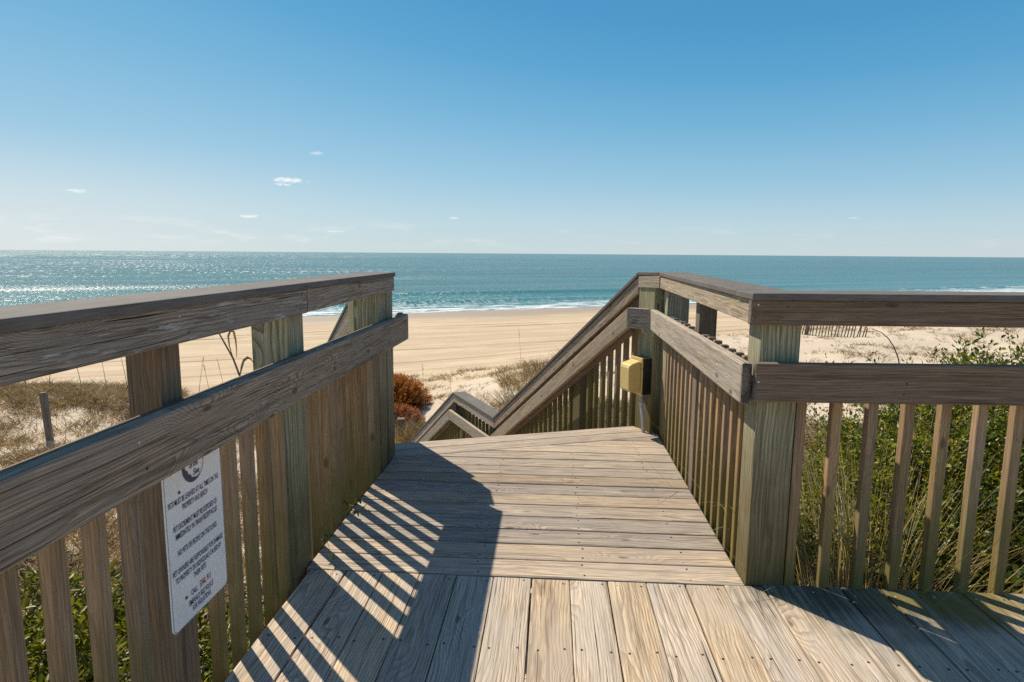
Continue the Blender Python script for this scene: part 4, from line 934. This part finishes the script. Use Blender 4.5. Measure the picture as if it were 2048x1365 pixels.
sprig('grass_sprig', 'green and yellow grass blades lying on the deck at the foot of the corner post', 'grass sprig',
      [[(1.06, 2.34, -.1), (1.02, 2.31, .02), (.93, 2.26, .045), (.82, 2.21, .03), (.72, 2.16, .008)], [(1.0, 2.34, -.1), (.99, 2.30, .03), (1.03, 2.25, .03), (1.10, 2.19, .006)],
       [(.84, 2.62, -.1), (.77, 2.58, .10), (.70, 2.53, .11), (.64, 2.50, .09)], [(.84, 2.70, -.1), (.77, 2.66, .16), (.69, 2.60, .20), (.61, 2.60, .18)], [(.84, 2.52, -.1), (.77, 2.50, .20), (.70, 2.44, .26), (.63, 2.40, .25)]], .005, M['dry'], [.95, .6, .9, .5])
sprig('vine_sprig', 'small leafy vine sprig creeping through the left balusters onto the deck edge', 'vine',
      [[(-1.0, 2.80, -.1), (-.96, 2.82, .03), (-.92, 2.84, .06), (-.88, 2.83, .03)], [(-1.0, 2.78, -.1), (-.95, 2.77, .05), (-.90, 2.74, .04)], [(-1.0, 2.50, -.1), (-.95, 2.45, .06), (-.90, 2.36, .07), (-.86, 2.30, .02)]], .005, M['dry'], [.2, .9], leafy=2)
# tall single stalks of sea oats standing against the beach
def stalk(x_, y_, ht, lean, label, group, rad=.009):
    z0_ = float(H(x_, y_)); k = 8; f_ = np.linspace(0, 1, k)
    P = np.stack([x_ + lean[0] * ht * f_ ** 1.6, y_ + lean[1] * ht * f_ ** 1.6, z0_ + ht * f_], -1)
    th = thing('sea_oat_stalk', label, 'grass stalk', (x_, y_, z0_), group)
    twigs_mesh('stem', P[None], [rad], M['twig'], th, 5)
    n = 14; tt = rng.uniform(.78, 1.0, n); C = np.stack([np.interp(tt, f_, P[:, j]) for j in range(3)], -1)
    D = np.stack([rng.normal(0, .3, n), rng.normal(0, .3, n), np.ones(n)], -1)
    blades('seed_head', C, D, np.full(n, .09), np.full(n, .006), np.zeros((n, 3)), rng.uniform(.1, .5, n), M['dunegrass'], th)
GO = 'tall sea oat stalks against the beach on the left'
for i, (u_, v_, h_, lx, ly) in enumerate([(-4.6, 18.3, 1.0, -.10, 0), (-4.1, 18.2, 1.1, .12, .05), (-3.5, 18.4, 1.35, -.22, 0), (-2.9, 18.0, 1.0, -.10, .0), (-2.5, 18.3, 1.45, -.14, 0), (-2.0, 18.1, 1.3, .02, 0),
        (-1.7, 18.2, 1.5, -.06, 0), (-1.3, 18.4, 1.5, -.16, 0), (-.9, 18.0, 1.4, .16, 0), (-.6, 18.3, 1.3, -.12, 0), (-.2, 18.1, 1.6, -.14, 0), (0.9, 17.8, 1.9, -.08, 0), (1.25, 17.6, 2.0, -.12, 0), (1.6, 17.8, 1.7, -.05, 0), (2.0, 17.5, 1.2, -.2, 0)]):
    x_, y_ = xy(u_, v_); stalk(x_, y_, h_, (lx, ly), 'thin bare sea oat stalk standing against the beach beyond the left railing', GO)
x_, y_ = xy(4.9, 16.8); stalk(x_, y_, 2.0, (-.03, 0), 'tallest thin stalk between the dry trees and the lower stair cap', None, .007)
x_, y_ = xy(5.8, 17.2); stalk(x_, y_, 1.3, (-.01, 0), 'shorter thin stalk just left of the lower stair cap', None, .006)
x_, y_ = xy(8.9, 18.9); stalk(x_, y_, 1.75, (-.06, 0), 'thin stalk left of the beach grass bunch above the stair rail', None, .006)
x_, y_ = xy(12.4, 19.4); stalk(x_, y_, 1.6, (-.02, 0), 'thin stalk close above the middle of the sloping stair rail', None, .006)

# big dead reed with curled leaves behind the left railing
rd = thing('dry_reed', 'brown dry reed with drooping curled leaves behind the left railing gap', 'reed', (-1.62, 2.75, -1.3))
Pm = [(-1.46, 2.80, -1.3), (-1.46, 2.80, .2), (-1.462, 2.80, .66), (-1.49, 2.80, .745), (-1.545, 2.80, .85), (-1.59, 2.80, .93)]
tube('stem', Pm, [.006, .006, .005, .0045, .0035, .002], M['twig'], rd, 6)
def ribbon(name, pts, w, mat, parent, tintv):
    pts = np.array(pts, float); T = unit(np.gradient(pts, axis=0)); S = unit(np.cross(T, np.array([.25, 1.0, .1]))); k = len(pts)
    ww = np.interp(np.linspace(0, 1, k), [0, .25, .6, 1], [.4, 1, .8, .05])[:, None] * w
    P = np.stack([pts - S * ww / 2, pts + S * ww / 2 + np.array([0, .004, 0])], 1).reshape(-1, 3)
    qd = [[2 * i, 2 * i + 1, 2 * i + 3, 2 * i + 2] for i in range(k - 1)]
    me = mesh_np(name, P, np.array(qd), tint=np.full(len(P), tintv)); return link(name, me, mat, parent)
ribbon('leaf', [(-1.49, 2.80, .745), (-1.505, 2.80, .80), (-1.503, 2.79, .85), (-1.49, 2.79, .875), (-1.475, 2.79, .87), (-1.468, 2.79, .83), (-1.466, 2.79, .79), (-1.468, 2.79, .75)], .014, M['dry'], rd, .05)
ribbon('leaf', [(-1.462, 2.80, .66), (-1.452, 2.80, .70), (-1.435, 2.79, .735), (-1.415, 2.79, .75), (-1.395, 2.78, .745), (-1.385, 2.78, .73)], .016, M['dry'], rd, .08)
ribbon('leaf', [(-1.462, 2.80, .60), (-1.445, 2.80, .64), (-1.43, 2.79, .655), (-1.415, 2.79, .65), (-1.405, 2.78, .63)], .012, M['dry'], rd, .1)

# ------------------------------------------------------------------ dead trees dumped on the beach side
def dead_tree(label, cx_, cy_, rx, hz, n, mat, dirbias, seed, ry=None):
    z0_ = float(H(cx_, cy_)) - .03; ry = ry or rx
    th = thing('dry_tree', label, 'dead tree', (cx_, cy_, z0_), 'cut dry trees lying on the sand')
    nb = 520; a = rng.uniform(0, 2 * np.pi, nb); el = np.arcsin(rng.uniform(.0, 1, nb)); d = np.stack([np.cos(a) * np.cos(el) * rx, np.sin(a) * np.cos(el) * ry, np.sin(el) * hz], -1)
    f_ = np.linspace(.05, .92, 6)[None, :, None]; root = np.array([cx_, cy_, z0_ + .05])
    P = root + d[:, None] * f_ + rng.normal(0, .02, (nb, 6, 3)); P[..., 2] += .06 * np.sin(f_[..., 0] * np.pi)
    twigs_mesh('branches', P, np.full(nb, .006), M['twig'], th)
    bi = rng.integers(0, nb, n); tt = rng.uniform(.35, 1.0, n) ** .8
    C = root + d[bi] * tt[:, None] + rng.normal(0, .022, (n, 3)); C[:, 2] = np.maximum(C[:, 2], z0_ + .02)
    D = unit(d[bi] / np.array([rx, ry, hz])) * .8 + rng.normal(0, .45, (n, 3)) + np.array(dirbias)
    ti = np.clip(.25 + .55 * (tt - .4) + rng.normal(0, .16, n), 0, 1)
    blades('foliage', C, D, rng.uniform(.05, .12, n), rng.uniform(.010, .020, n), np.zeros((n, 3)), ti, mat, th)
x_, y_ = xy(4.95, 20.4); dead_tree('larger orange-brown dry bush heaped on the sand behind the other', x_, y_, 1.22, 1.08, 30000, M['needles'], (0, 0, .3), 1)
x_, y_ = xy(4.35, 18.0); dead_tree('smaller red-brown dry bush lying in front of the orange one', x_, y_, .88, .66, 15000, M['needles_red'], (.3, 0, 0), 2, .7)

# ------------------------------------------------------------------ stakes and sand fence
def stake(x_, y_, ht, w, label, lean=(0, 0)):
    z0_ = float(H(x_, y_)); a_ = Vector((x_, y_, z0_ - .3)); b_ = Vector((x_ + lean[0], y_ + lean[1], z0_ + ht))
    o = board('wooden_stake', a_, b_, w, w, M['drift'], None, across=(1, .3, 0), plumb=False, bevel=.006); tag(o, label, 'stake'); return o
x_, y_ = -9.55, 11.0; stake(x_, y_, .92, .10, 'weathered wooden stake standing in the dune grass seen between the left rails', (-.06, 0))
x_, y_ = -4.05, 16.3; stake(x_, y_, .62, .19, 'short square wooden stake in the grass below the dry trees')
x_, y_ = 11.4, 31.0; stake(x_, y_, .35, .13, 'stub of a wooden stake on the far dune seen beside the corner post')
sf = thing('sand_fence', 'sagging slatted sand fence half buried on the right-hand dune', 'fence', (12.4, 27.5, -2.4))
pts_ = [(11.2, 29.2), (11.55, 28.8), (11.95, 28.3), (12.35, 27.8), (12.8, 27.4), (13.3, 27.3)]
for i in range(24):
    f_ = i / 23 * (len(pts_) - 1); j = min(int(f_), len(pts_) - 2); g_ = f_ - j
    x_ = pts_[j][0] * (1 - g_) + pts_[j + 1][0] * g_; y_ = pts_[j][1] * (1 - g_) + pts_[j + 1][1] * g_
    z0_ = float(H(x_, y_)); hh_ = np.interp(i, [0, 10, 18, 23], [.75, .95, .8, .4]); lx = random.uniform(-.04, .10) + .10
    board('slat', (x_, y_, z0_ - .1), (x_ + lx, y_, z0_ + hh_ * random.uniform(.9, 1.05)), .045, .012, M['drift'], sf, across=(1, 0, 0), plumb=False, bevel=0)
for zz in (.3, .65):
    P = [(p[0] + .05, p[1] + .01, float(H(*p)) + zz * (1 if i < 5 else .6)) for i, p in enumerate(pts_)]
    tube('wire', P, .006, M['twig'], sf, 4)
for (px_, py_) in ((11.55, 28.95),):
    z0_ = float(H(px_, py_)); board('post', (px_, py_, z0_ - .2), (px_ - .03, py_, z0_ + 1.25), .12, .12, M['drift'], sf, across=(1, 0, 0), plumb=False)
# bare arching stem in front of the dune on the right
bs = thing('bare_stem', 'thin bare arching stem in front of the sandy dune on the right', 'twig', (2.0, 5.0, -.9))
P = [[(2.85, 5.2, -1.0), (2.86, 5.2, -.1), (2.84, 5.2, .30), (2.81, 5.2, .42), (2.77, 5.2, .51), (2.72, 5.2, .58), (2.66, 5.2, .63), (2.58, 5.2, .66)],
     [(2.84, 5.2, .05), (2.72, 5.2, .26), (2.62, 5.2, .33), (2.52, 5.2, .37), (2.42, 5.2, .36), (2.32, 5.2, .33), (2.24, 5.2, .33), (2.14, 5.2, .31)]]
twigs_mesh('stem', P, [.007, .005], M['twig'], bs, 6)
